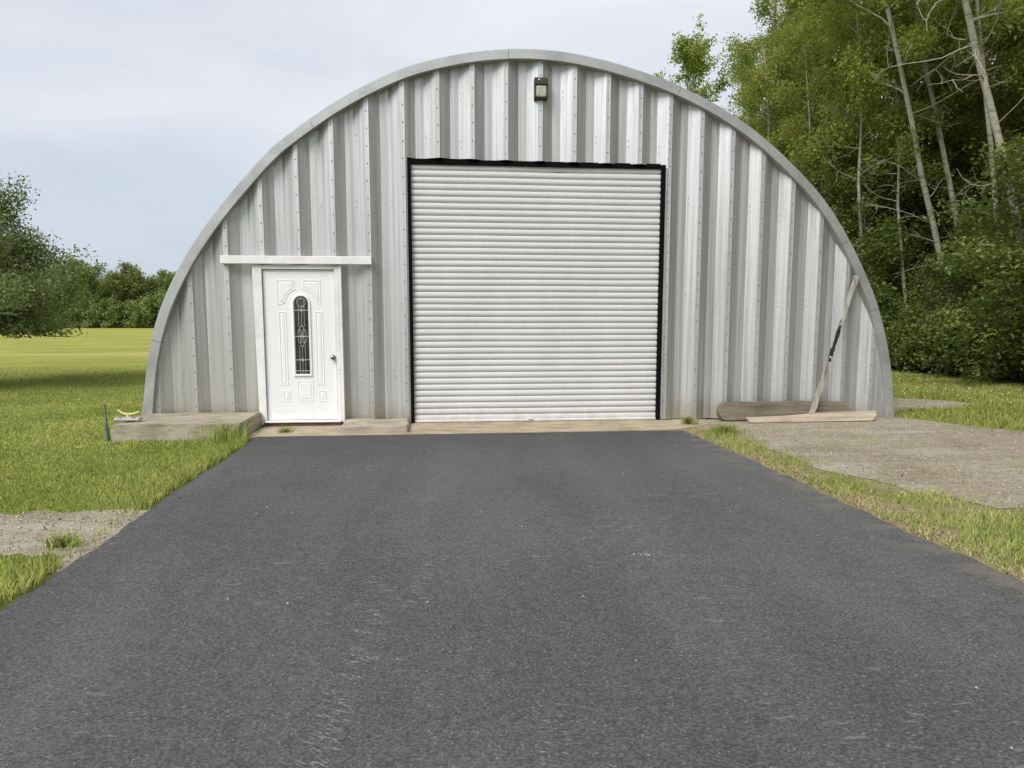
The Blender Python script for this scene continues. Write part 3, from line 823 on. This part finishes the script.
# ------------------------------------------------------------------ vegetation
def tube_np(P, rad, n=6):
    P = np.asarray(P, float); rad = np.asarray(rad, float)
    d = np.gradient(P, axis=0); d /= np.linalg.norm(d, axis=1)[:, None]+1e-9
    ref = np.where(np.abs(d[:, 2:3]) > .9, np.array([[1., 0, 0]]), np.array([[0, 0, 1.]]))
    a = np.cross(d, ref); a /= np.linalg.norm(a, axis=1)[:, None]+1e-9
    b = np.cross(d, a)
    th = np.linspace(0, 2*np.pi, n, endpoint=False)
    V = P[:, None, :] + rad[:, None, None]*(a[:, None, :]*np.cos(th)[None, :, None] + b[:, None, :]*np.sin(th)[None, :, None])
    k = len(P); i = np.arange(k-1)[:, None]*n; j = np.arange(n)[None, :]
    F = np.stack([i+j, i+(j+1) % n, i+n+(j+1) % n, i+n+j], -1).reshape(-1, 4)
    return V.reshape(-1, 3), F

def leaves_np(C, size, r, up=.55, aspect=.55):
    N = len(C)
    nrm = r.normal(size=(N, 3)); nrm /= np.linalg.norm(nrm, axis=1)[:, None]
    nrm = nrm*.8 + np.array([0, 0, up]); nrm /= np.linalg.norm(nrm, axis=1)[:, None]
    t_ = r.normal(size=(N, 3)); t_ -= nrm*np.sum(t_*nrm, 1)[:, None]; t_ /= np.linalg.norm(t_, axis=1)[:, None]+1e-9
    s_ = np.cross(nrm, t_)
    L_ = (size*(.6+.8*r.random(N)))[:, None]
    W_ = L_*aspect*.5
    v0 = C - t_*L_*.5; v2 = C + t_*L_*.5
    v1 = C + s_*W_ + nrm*W_*.35 - t_*L_*.06; v3 = C - s_*W_ + nrm*W_*.35 - t_*L_*.06
    V = np.stack([v0, v1, v2, v3], 1).reshape(-1, 3)
    F = np.arange(N*4).reshape(N, 4)
    return V, F

def bend_path(p0, d0, L, r, n=6, up=.0, wob=.12):
    P = [np.array(p0, float)]; d = np.array(d0, float)
    for i in range(n):
        d = d + r.normal(size=3)*wob + np.array([0, 0, up]); d /= np.linalg.norm(d)
        P.append(P[-1] + d*L/n)
    return np.array(P)

def make_tree(name, label, cat, group, seed, H, r0, cb, spread, nleaf, lsize, leafmat, barkmat, nlimb=22, lean=(0, 0), shape='oval',
              elev=45, droop=-.02, sub=6, jit=.17, dead=0, wob=.05, bare_twigs=False, loc=(0, 0, 0), leaf_up=.55, aspect=.55, base_multi=1, zmin=.04):
    r = np.random.default_rng(seed)
    root = empty(name, loc)
    tag(root, label, cat, group)
    TV = []; TF = []; off = 0
    def addt(P, rad, n=6):
        nonlocal off
        V, F = tube_np(P, rad, n); TV.append(V); TF.append(F+off); off += len(V)
    anchors = []; wts = []
    for bi in range(base_multi):
        n = 14; z = np.linspace(0, 1, n)
        ln = np.array(lean) + (r.normal(size=2)*.25 if base_multi > 1 else 0)
        w_ = np.cumsum(r.normal(size=(n, 2))*wob*H/n, axis=0); w_ -= w_[0]
        tp = np.stack([ln[0]*z*H + w_[:, 0], ln[1]*z*H + w_[:, 1], z*H], 1)
        tr = r0*(1-z)**.75*.95 + .012; tr[0] *= 1.25
        addt(tp, tr, 9)
        for k in range(dead):
            zz = r.uniform(.12, cb+.15); p = np.array([np.interp(zz, z, tp[:, j]) for j in range(3)])
            az = r.uniform(0, 2*np.pi); d = np.array([np.cos(az), np.sin(az), r.uniform(-.2, .5)])
            L_ = r.uniform(.5, 2.0); P = bend_path(p, d/np.linalg.norm(d), L_, r, 6, .0, .22)
            addt(P, np.linspace(.016, .004, 7), 4)
            for q in range(3):
                i = r.integers(2, 6); d2 = r.normal(size=3); d2 /= np.linalg.norm(d2)
                addt(bend_path(P[i], d2, L_*.35, r, 4, 0, .2), np.linspace(.008, .003, 5), 3)
        for k in range(nlimb):
            f_ = (k+r.uniform(0, 1))/nlimb
            zz = cb + (1-cb)*f_*.97
            p = np.array([np.interp(zz, z, tp[:, j]) for j in range(3)])
            az = k*2.399 + r.normal()*.35
            if shape == 'oval': sh = math.sin(math.pi*(.12+.80*f_))**.7
            elif shape == 'cone': sh = (1-f_)**.8+.12
            elif shape == 'dome': sh = max(.15, math.sqrt(max(0, 1-(f_*.95)**2)))
            L_ = spread*sh*r.uniform(.7, 1.15)
            el = R(elev + 25*f_ + r.normal()*10)
            d = np.array([math.cos(az)*math.cos(el), math.sin(az)*math.cos(el), math.sin(el)])
            P = bend_path(p, d, L_, r, 7, droop, .13)
            P[:, 2] = np.maximum(P[:, 2], zmin+.05) if zmin > .5 else P[:, 2]
            rad0 = max(.012, float(np.interp(zz, z, tr))*.5)
            addt(P, np.linspace(rad0, .006, 8), 5)
            for q in range(sub):
                g = .25+.75*(q+r.uniform(0, 1))/sub
                i = min(6, int(g*7)); pp = P[i] + (P[i+1]-P[i])*(g*7-i if g*7-i < 1 else .9)
                d2 = (P[i+1]-P[i]); d2 /= np.linalg.norm(d2); d2 = d2*.6 + r.normal(size=3)*.6; d2 /= np.linalg.norm(d2)
                l2 = L_*r.uniform(.22, .5)*(1.1-.4*g)
                P2 = bend_path(pp, d2, l2, r, 5, droop*1.3, .16)
                if zmin > .5: P2[:, 2] = np.maximum(P2[:, 2], zmin+.03*r.random())
                addt(P2, np.linspace(.009, .003, 6), 3)
                anchors.append(P2); wts.append(l2)
            anchors.append(P[4:]); wts.append(L_*.35)
    wts = np.array(wts); cnt = np.maximum(1, (nleaf*wts/wts.sum()*np.random.default_rng(seed+1).uniform(.35, 1.65, len(wts)))).astype(int)
    C = []
    for A, c_ in zip(anchors, cnt):
        u = r.uniform(.15, 1.05, c_)*(len(A)-1); i = np.clip(u.astype(int), 0, len(A)-2); f_ = (u-i)[:, None]
        C.append(A[i]*(1-f_)+A[i+1]*f_ + np.clip(r.normal(size=(c_, 3)), -1.8, 1.8)*jit)
    C = np.concatenate(C); C = C[C[:, 2] > zmin + (.16*r.random(len(C)) if zmin > .5 else 0)]
    V, F = leaves_np(C, lsize, r, leaf_up, aspect)
    np_mesh('crown', V, F.ravel(), np.full(len(F), 4), leafmat, root)
    TVa = np.concatenate(TV); TFa = np.concatenate(TF)
    np_mesh('trunk', TVa, TFa.ravel(), np.full(len(TFa), 4), barkmat, root, True)
    return root

def copy_tree(root, loc, rz, s=1.0, label=None, group=None):
    c = root.copy(); COL.objects.link(c); c.location = loc; c.rotation_euler = (0, 0, rz); c.scale = (s, s, s*random.uniform(.94, 1.06))
    if label: c['label'] = label
    if group: c['group'] = group
    elif 'group' in c: del c['group']
    for ch in root.children:
        d = ch.copy(); COL.objects.link(d); d.parent = c
    return c

# --- woods on the right: masters
WOODG = 'trees crowded in the woods right of the building'
WLA = 'tall slender light green tree crowded into the woods right of the building'
WLD = 'dense dark green broadleaf tree crowded into the woods right of the building'
aspA = make_tree('slender_tree', WLA, 'tree', WOODG, 21, 16, .10, .32, 2.5, 27000, .095, M['leaf_aspen'], M['bark_pale'], 26, (.03, .01), 'oval', 30, -.03, dead=8, loc=(13.6, 16.5, 0))
aspB = make_tree('slender_tree', WLA, 'tree', WOODG, 22, 15, .09, .38, 2.3, 25000, .095, M['leaf_aspen'], M['bark_pale'], 24, (-.05, .02), 'oval', 25, -.04, dead=10, loc=(16.6, 24.5, 0))
aspC = make_tree('slender_tree', WLA, 'tree', WOODG, 23, 17, .11, .28, 2.7, 29000, .098, M['leaf_aspen'], M['bark_pale'], 28, (-.02, -.03), 'oval', 35, -.03, dead=7, loc=(15.5, 20, 0))
denA = make_tree('broadleaf_tree', WLD, 'tree', WOODG, 31, 13, .17, .10, 3.0, 34000, .105, M['leaf_dark'], M['bark_dark'], 30, (.0, .03), 'dome', 20, -.04, dead=4, loc=(16, 8, 0))
denB = make_tree('broadleaf_tree', WLD, 'tree', WOODG, 32, 11, .14, .08, 2.8, 32000, .105, M['leaf_dark'], M['bark_dark'], 28, (.04, 0), 'oval', 15, -.05, dead=5, loc=(14.2, 14, 0))
rr = random.Random(8)
spots = []
def near(x, y, d):
    return any((x-a)**2+(y-b)**2 < d*d for a, b in spots)
spots += [(13.6, 16.5), (16.6, 24.5), (15.5, 20), (16, 8), (14.2, 14)]
rows = [(12.9, 13, 62, 3.0, 'm'), (15.4, 1, 62, 3.0, 'm'), (18.0, -3, 60, 3.2, 'm'), (21, -6, 60, 3.6, 'd'), (25, -8, 58, 4.2, 'd'), (30, -8, 55, 5.5, 'd')]
for x0, ya, yb, stp, mode in rows:
    y = ya
    while y < yb:
        x = x0 + rr.uniform(-.8, .8); yy = y+rr.uniform(-.7, .7)
        y += stp
        if near(x, yy, 1.6): continue
        # keep only what the photo could show: right of the arch's silhouette or just behind it
        if yy > 40 and x0 > 20: continue
        if x/(yy+9.83) < .432: continue
        spots.append((x, yy))
        if mode == 'm': src = rr.choice([aspA, aspB, aspC, aspA, aspB, denA, denB])
        else: src = rr.choice([denA, denB, denA, denB, aspC])
        copy_tree(src, (x, yy, 0), rr.uniform(0, 6.28), rr.uniform(.85, 1.12), WLA if src in (aspA, aspB, aspC) else WLD, WOODG)

for x0, ya, yb, stp in ((14.2, -27, -1.5, 2.7), (17.6, -28, -5, 3.0), (21.5, -28, -9, 3.6)):  # woods continued out of view, added to darken wall reflections and block sky
    y = ya
    while y < yb:
        copy_tree(rr.choice([denA, denB, aspC]), (x0+rr.uniform(-.7, .7), y+rr.uniform(-.6, .6), 0), rr.uniform(0, 6.28), rr.uniform(.9, 1.15), 'broad tree of the woods edge beside the driveway, unseen, added to darken the wall reflections', 'unseen trees added beside the driveway')
        y += stp
# individually recognisable pale trunks
make_tree('leaning_pale_tree', 'bare pale trunk leaning left, nearest and farthest right of the pale trunks', 'tree', None, 41, 17, .08, .40, 2.4, 19000, .095, M['leaf_aspen'], M['bark_pale'],
          20, (-.343, .0), 'oval', 30, -.03, dead=22, wob=.02, loc=(12.9, 4.9, 0))
make_tree('pale_trunk_tree', 'straight pale trunk rising between the two left-leaning trunks beside the bush', 'tree', None, 42, 17, .075, .40, 2.4, 19000, .095, M['leaf_aspen'], M['bark_pale'],
          20, (-.298, .0), 'oval', 30, -.03, dead=10, wob=.025, loc=(14.84, 9.5, 0))
make_tree('pale_trunk_tree', 'pale leaning trunk left of the others, its foot behind the rounded bush', 'tree', None, 43, 16, .075, .38, 2.4, 19000, .095, M['leaf_aspen'], M['bark_pale'],
          20, (-.29, .0), 'oval', 30, -.03, dead=18, wob=.03, loc=(13.72, 8.8, 0))
make_tree('pale_trunk_tree', 'thin upright pale trunk just left of the most strongly leaning trunk', 'tree', None, 44, 14, .065, .50, 2.0, 16000, .095, M['leaf_aspen'], M['bark_pale'],
          16, (-.18, .0), 'oval', 30, -.03, dead=8, wob=.02, loc=(14.3, 8.0, 0))
sap = make_tree('sapling', 'thin pale bare-stemmed sapling among the woods showing above the right slope of the arch', 'tree', 'thin saplings in the woods above the arch', 47, 9.5, .042, .48, 1.5, 8000, .09, M['leaf_aspen'], M['bark_pale'],
                14, (-.12, .0), 'oval', 30, -.03, dead=9, wob=.05, loc=(12.3, 13.5, 0))
for x_, y_, z_ in ((12.2, 10.9, .3), (12.6, 12.3, 2.6), (12.5, 16.4, 5.6), (12.3, 20.4, 2.9), (12.9, 9.7, 5.9)):
    copy_tree(sap, (x_, y_, 0), z_, rr.uniform(.8, 1.15), sap['label'], sap['group'])
# lone crown peeping over the arch, left end of the woods
make_tree('leafy_tree', 'lone leafy crown showing over the arch, lower than the woods and left of them', 'tree', None, 46, 13.3, .10, .45, 3.5, 17000, .13, M['leaf_aspen'], M['bark_pale'], 22, (.0, .0), 'dome', 30, -.02, dead=3, jit=.14, loc=(11.75, 26.0, 0))
# rounded bushes at the edge of the woods
bush = make_tree('rounded_bush', 'large rounded bright green bush at the right edge of the photo below the leaning trunk', 'bush', None, 51, 5.2, .07, .06, 2.3, 30000, .105, M['leaf_bush'], M['bark_dark'],
                 26, (-.03, -.02), 'dome', 20, -.06, base_multi=3, jit=.14, loc=(12.4, 4.5, 0), leaf_up=.9, aspect=.6)
copy_tree(bush, (12.5, 7.3, 0), 2.0, .66, 'green bush behind the large rounded bush, closer to the building')
copy_tree(bush, (12.6, 10.6, 0), 4.0, .95, 'yellowish bush just beyond the building edge, farthest of the three large bushes')
copy_tree(bush, (13.2, 1.6, 0), 5.1, 1.05, 'big bush cut off by the right border of the photo')
for x_, y_, z_, s_ in ((13.4, 12.8, 1.0, 1.15), (13.9, 15.2, 2.2, 1.3), (13.2, 18.0, 3.1, 1.2), (14.0, 20.6, 4.4, 1.35), (13.8, 23.5, 2.7, 1.3)):
    copy_tree(bush, (x_, y_, 0), z_, s_, 'leafy understory bush between the trunks of the woods', 'understory bushes between the trunks')
# low undergrowth along the foot of the woods
ug = make_tree('undergrowth_shrub', 'low leafy shrub in the dark undergrowth along the foot of the woods', 'shrub', 'undergrowth shrubs at the foot of the woods', 55, 1.25, .02, .04, .95, 4200, .10, M['leaf_dark'], M['bark_dark'],
               16, (0, 0), 'dome', 35, -.02, base_multi=3, jit=.10, loc=(11.95, 7.4, 0), leaf_up=.8)
y = -1.5
k = 0
while y < 34:
    for dx in (0, 1.3):
        copy_tree(ug, (11.75+dx+rr.uniform(-.25, .3)+(.9 if y < 5 else 0)*(1-y/5 if y < 5 else 0), y+rr.uniform(-.3, .3), 0), rr.uniform(0, 6.28), rr.uniform(.75, 1.25), ug['label'], ug['group'])
    y += 1.25 if y < 16 else 2.2

# --- apple-like tree on the left
make_tree('spreading_tree', 'low spreading dark green tree at the left edge with drooping branches over the lawn', 'tree', None, 61, 2.5, .14, .42, 2.3, 72000, .064, M['leaf_apple'], M['bark_dark'],
          44, (.0, .0), 'dome', 14, -.05, sub=9, jit=.15, wob=.03, loc=(-8.85, 6.4, 0), leaf_up=.5, zmin=.98)

# --- far tree line beyond the field
FG = 'trees of the far tree line beyond the field'
FL = 'round green tree in the far tree line beyond the yellow field'
farA = make_tree('far_tree', FL, 'tree', FG, 71, 8.6, .2, .015, 4.2, 9000, .34, M['leaf_far'], M['bark_dark'], 26, (0, 0), 'dome', 25, -.03, jit=.35, loc=(-48, 103, 0))
farB = make_tree('far_tree', FL, 'tree', FG, 72, 7.8, .2, .01, 3.8, 9000, .34, M['leaf_far'], M['bark_dark'], 26, (0, 0), 'oval', 20, -.03, jit=.35, loc=(-42.5, 104, 0))
x = -92
while x < 14:
    for row in (0, 1, 2):
        xx = x+rr.uniform(-1, 1)+row*1.6; yy = 104+row*5+rr.uniform(-1.5, 1.5)
        if row == 0 and (abs(xx+48) < 2 or abs(xx+42.5) < 2): continue
        copy_tree(rr.choice([farA, farB]), (xx, yy, 0), rr.uniform(0, 6.28), rr.uniform(.66, .90), FL, FG)
    x += 4.0

fs = make_tree('far_scrub', 'low scrub bush along the foot of the far tree line', 'bush', 'scrub at the foot of the far tree line', 73, 3.0, .05, .02, 2.4, 3000, .34, M['leaf_far'], M['bark_dark'], 16, (0, 0), 'dome', 20, -.02, jit=.25, base_multi=2, loc=(-40, 100.5, 0))
x = -80
while x < 12:
    if abs(x+40) > 1.5: copy_tree(fs, (x, 100.5+rr.uniform(-.8, .8), 0), rr.uniform(0, 6.28), rr.uniform(.75, 1.2), fs['label'], fs['group'])
    x += 2.6
# --- grass
def inpoly(x, y, poly):
    c = np.zeros(len(x), bool); n = len(poly)
    for i in range(n):
        x1, y1 = poly[i]; x2, y2 = poly[(i+1) % n]
        cond = ((y1 > y) != (y2 > y))
        with np.errstate(divide='ignore', invalid='ignore'):
            xi = (x2-x1)*(y-y1)/(y2-y1+1e-12)+x1
        c ^= cond & (x < xi)
    return c
def blades(name, X, Y, h, wdt, mat, seed, lab=None, kind='stuff', z0=0.0, parent=None, splay=.55):
    r = np.random.default_rng(seed); N = len(X)
    az = r.uniform(0, 2*np.pi, N); hh = h*(.45+.9*r.random(N)); w_ = wdt*(.7+.6*r.random(N))
    ld = r.uniform(0, 2*np.pi, N); ln = hh*splay*r.random(N)*1.6
    bx_ = np.cos(az)*w_/2; by_ = np.sin(az)*w_/2
    v0 = np.stack([X-bx_, Y-by_, np.full(N, z0)], 1); v1 = np.stack([X+bx_, Y+by_, np.full(N, z0)], 1)
    mx_ = X+np.cos(ld)*ln*.4; my_ = Y+np.sin(ld)*ln*.4
    v2 = np.stack([mx_+bx_*.7, my_+by_*.7, z0+hh*.6], 1); v3 = np.stack([mx_-bx_*.7, my_-by_*.7, z0+hh*.6], 1)
    v4 = np.stack([X+np.cos(ld)*ln, Y+np.sin(ld)*ln, z0+hh], 1)
    V = np.stack([v0, v1, v2, v3, v4], 1).reshape(-1, 3)
    b = np.arange(N)[:, None]*5
    F = np.concatenate([b+np.array([[0, 1, 2, 3]]), b+np.array([[3, 2, 4]])], 1).ravel()
    sizes = np.tile([4, 3], N)
    return np_mesh(name, V, F, sizes, mat, parent)
r = np.random.default_rng(9)
def scatter(n, x0, x1, y0, y1): return r.uniform(x0, x1, n), r.uniform(y0, y1, n)
def de(y, s): return np.array([drive_edge(v, s) for v in y])
def clear(X, Y, keep_gravel=.03):
    ok = np.ones(len(X), bool)
    ok &= ~((X > de(Y, -1)-.015) & (X < de(Y, 1)+.015) & (Y < -.85))
    ok &= ~((X > -3.63) & (X < -2.0) & (Y > -1.12))
    ok &= ~((X > -3.62) & (X < 6.25) & (Y > -.04) & (Y < 15.2))
    ok &= ~((X > -2.1) & (X < 3.4) & (Y > -.95) & (Y < 0))
    jx = X + r.normal(size=len(X))*.09; jy = Y + r.normal(size=len(X))*.09
    ing = inpoly(jx, jy, GL) | inpoly(jx, jy, GR) | inpoly(jx, jy, GR2)
    ok &= ~(ing & (r.random(len(X)) > keep_gravel))
    return ok
# lawn on the left (denser close to the camera) and behind right
sets = []
for n, x0, x1, y0, y1, h, wd in ((150000, -8.5, -1.9, -9.0, -1.6, .028, .0055), (170000, -11.5, -1.9, -1.6, 2.5, .026, .008), (100000, -17, -3.3, 2.5, 13, .024, .012)):
    X, Y = scatter(n, x0, x1, y0, y1); k_ = clear(X, Y)
    k_ &= r.random(n) < np.clip((X-x0)/(.55*(x1-x0)), 0, 1)*(np.clip((y1-Y)/3.0, .05, 1) if y1 > 5 else 1) + .0
    sets.append((X[k_], Y[k_], h, wd))
for i, (X, Y, h, wd) in enumerate(sets):
    tag(blades('lawn_grass', X, Y, h, wd, M['blade'], 100+i), 'short green lawn grass left of the driveway', 'grass', kind='stuff')
X, Y = scatter(70000, 6.1, 12.5, -2.5, 9); k_ = clear(X, Y, .02)
tag(blades('yard_grass', X[k_], Y[k_], .055, .012, M['blade'], 110), 'green lawn grass between the building and the woods', 'grass', kind='stuff')
# verge between asphalt and gravel: drier, clumpier
X, Y = scatter(70000, 3.0, 5.6, -8.6, -.6); k_ = clear(X, Y, .03)
from mathutils import noise as mnoise
dn = np.array([mnoise.noise(Vector((a*1.6, b*1.6, 3))) for a, b in zip(X, Y)])
k_ &= (dn > -.08) | (r.random(len(X)) < .12)
k_ &= ~((X < de(Y, 1)+.10) & (r.random(len(X)) < .5))
tag(blades('verge_grass', X[k_], Y[k_], .042, .007, M['blade_dry'], 111), 'patchy half dry grass along the right edge of the driveway', 'grass', kind='stuff')
n_ = 6000; Y = r.uniform(-8.6, -.7, n_); X = de(Y, 1) + .01 + np.abs(r.normal(size=n_))*.16; k_ = ~inpoly(X, Y, GR)
t = NT('dry_thatch'); ri = t.n('ShaderNodeNewGeometry').outputs['Random Per Island']
M['thatch'] = t.pbr(t.ramp(ri, [(0, (.20, .15, .08)), (.5, (.36, .29, .16)), (.85, (.50, .42, .26)), (1, (.22, .27, .04))]), .9)
tag(blades('dry_thatch', X[k_], Y[k_], .020, .008, M['thatch'], 113, splay=1.6), 'dry tan thatch along the right edge of the driveway', 'thatch', kind='stuff')
# ragged taller fringe along the left drive edge
Y = r.uniform(-8, -1.1, 5200); X = de(Y, -1) - np.abs(r.normal(size=5200))*.09 - .01
k_ = ~inpoly(X, Y, GL) | (r.random(5200) < .05)
tag(blades('fringe_grass', X[k_], Y[k_], .075, .007, M['blade'], 112), 'longer grass fringe along the left edge of the driveway', 'grass', kind='stuff')
# weeds
def weed(name, label, cat, x, y, n, h, rad, mat, seed, wd=.009):
    rt_ = np.random.default_rng(seed)
    a = rt_.uniform(0, 6.28, n); q = np.abs(rt_.normal(size=n))*rad*.6
    o = blades(name, np.cos(a)*q, np.sin(a)*q, h, wd, mat, seed, splay=.6); o.location = (x, y, .0)
    return tag(o, label, cat)
weed('weed_clump', 'tall green weeds against the right end of the concrete block', 'weeds', -2.28, -1.20, 230, .19, .20, M['blade'], 201)
weed('weed_clump', 'small green weed growing at the foot of the wall right of the roll-up door', 'weeds', 3.22, -.38, 320, .10, .08, M['blade_dry'], 202)
weed('weed_clump', 'bright green weed clump at the gravel corner beside the driveway', 'weeds', 3.42, -1.15, 380, .09, .20, M['blade'], 203)
weed('weed_clump', 'little weeds in the crack below the entry door threshold', 'weeds', -1.75, -.62, 90, .07, .09, M['blade'], 204)
weed('weed_clump', 'yellow-green weed tuft where the left gravel meets the driveway', 'weeds', -2.2, -5.15, 160, .08, .07, M['blade'], 205)

# clover heads, loose stones
def bits(name, X, Y, z, s, mat, seed):
    r2 = np.random.default_rng(seed); N = len(X)
    base = np.array([[1, 0, 0], [-.5, .87, 0], [-.5, -.87, 0], [0, 0, .9], [0, 0, -.5]])
    F0 = np.array([[0, 1, 3], [1, 2, 3], [2, 0, 3], [1, 0, 4], [2, 1, 4], [0, 2, 4]])
    sc_ = (s*(.4+1.1*r2.random(N)**2))[:, None, None]
    an = r2.uniform(0, 6.28, N); ca, sa = np.cos(an), np.sin(an)
    V = base[None]*sc_*(.7+.6*r2.random((N, 5, 1)))
    Vx = V[..., 0]*ca[:, None]-V[..., 1]*sa[:, None]; Vy = V[..., 0]*sa[:, None]+V[..., 1]*ca[:, None]
    V = np.stack([Vx+X[:, None], Vy+Y[:, None], V[..., 2]+z], -1).reshape(-1, 3)
    F = (np.arange(N)[:, None, None]*5 + F0[None]).reshape(-1)
    return np_mesh(name, V, F, np.full(N*6, 3), mat)
X, Y = scatter(650, 6.6, 12, .5, 7.5); k_ = clear(X, Y, 0)
tag(bits('clover_flowers', X[k_], Y[k_], .05, .011, M['clover'], 300), 'white clover heads dotted over the lawn near the woods', 'flowers', kind='stuff')
X, Y = scatter(9000, 3.3, 11, -7, .1); k_ = inpoly(X, Y, GR)
tag(bits('gravel_stones', X[k_], Y[k_], .006, .009, M['stone'], 301), 'loose small stones on the gravel yard', 'stones', kind='stuff')
X, Y = scatter(1400, -5.5, -2.0, -5.6, -4.2); k_ = inpoly(X, Y, GL)
tag(bits('gravel_stones', X[k_], Y[k_], .008, .010, M['stone'], 302), 'loose small stones on the gravel patch left of the driveway', 'stones', kind='stuff')
X, Y = scatter(150, -1.9, 2.9, -8.8, -1.2); X = np.concatenate([X, r.normal(1.15, .045, 26)]); Y = np.concatenate([Y, r.normal(-5.7, .03, 26)])
tag(bits('loose_grit', X, Y, .017, .006, M['stone'], 303), 'pale grit scattered over the asphalt driveway', 'grit', kind='stuff')

# tyre tread scuffs on the asphalt
m = MB(); r3 = random.Random(4)
def scuff(track, wid, per, ang0, L0=.05):
    for a, b in zip(track[:-1], track[1:]):
        dl = math.hypot(b[0]-a[0], b[1]-a[1]); n_ = max(1, int(dl/.055))
        for q in range(n_):
            if r3.random() < .2: continue
            per_ = int(per*2.0)
            f_ = (q+.5)/n_; cx_ = a[0]+(b[0]-a[0])*f_; cy_ = a[1]+(b[1]-a[1])*f_
            an = R(ang0 + r3.uniform(-9, 9))
            for s_ in range(per_):
                u = r3.uniform(-wid, wid); v = r3.gauss(0, .011)
                px_ = cx_+math.cos(an)*u - math.sin(an)*v; py_ = cy_+math.sin(an)*u + math.cos(an)*v
                L_ = r3.uniform(.4, 1.2)*L0; ww = r3.uniform(.003, .009)
                dx_, dy_ = math.cos(an)*L_/2, math.sin(an)*L_/2; nx_, ny_ = -math.sin(an)*ww/2, math.cos(an)*ww/2
                zq = .0156 + r3.uniform(0, .0007)
                m.add([(px_-dx_, py_-dy_, zq), (px_-dx_*.3+nx_, py_-dy_*.3+ny_, zq), (px_+dx_, py_+dy_, zq), (px_+dx_*.2-nx_, py_+dy_*.2-ny_, zq)], [(0, 3, 2, 1)])
scuff([(-.37, -7.7), (-.345, -7.2), (-.33, -6.95), (-.29, -6.55), (-.2, -6.35), (-.10, -6.12), (-.03, -5.8), (.02, -5.55)], .055, 5, -32)
scuff([(-.35, -5.6), (-.1, -5.45), (.15, -5.35), (.42, -5.35)], .08, 4, -15)
scuff([(.85, -5.35), (1.05, -5.3), (1.2, -5.42), (1.22, -5.62)], .07, 5, 10)
scuff([(.9, -5.8), (1.15, -5.68), (1.4, -5.72)], .06, 4, 5)
scuff([(1.0, -6.0), (.98, -6.5), (1.02, -7.0)], .06, 2, 20, .04)
scuff([(2.2, -5.0), (2.35, -5.5), (2.45, -6.2), (2.4, -6.9)], .09, 3, 18, .07)
scuff([(1.5, -4.6), (1.9, -4.3), (2.3, -4.2)], .1, 3, 8, .08)
scuff([(.2, -7.9), (.35, -7.7), (.4, -7.3)], .05, 3, -20, .04)
tag(m.build('tyre_scuffs', M['scuff'], None, False), kind='structure')
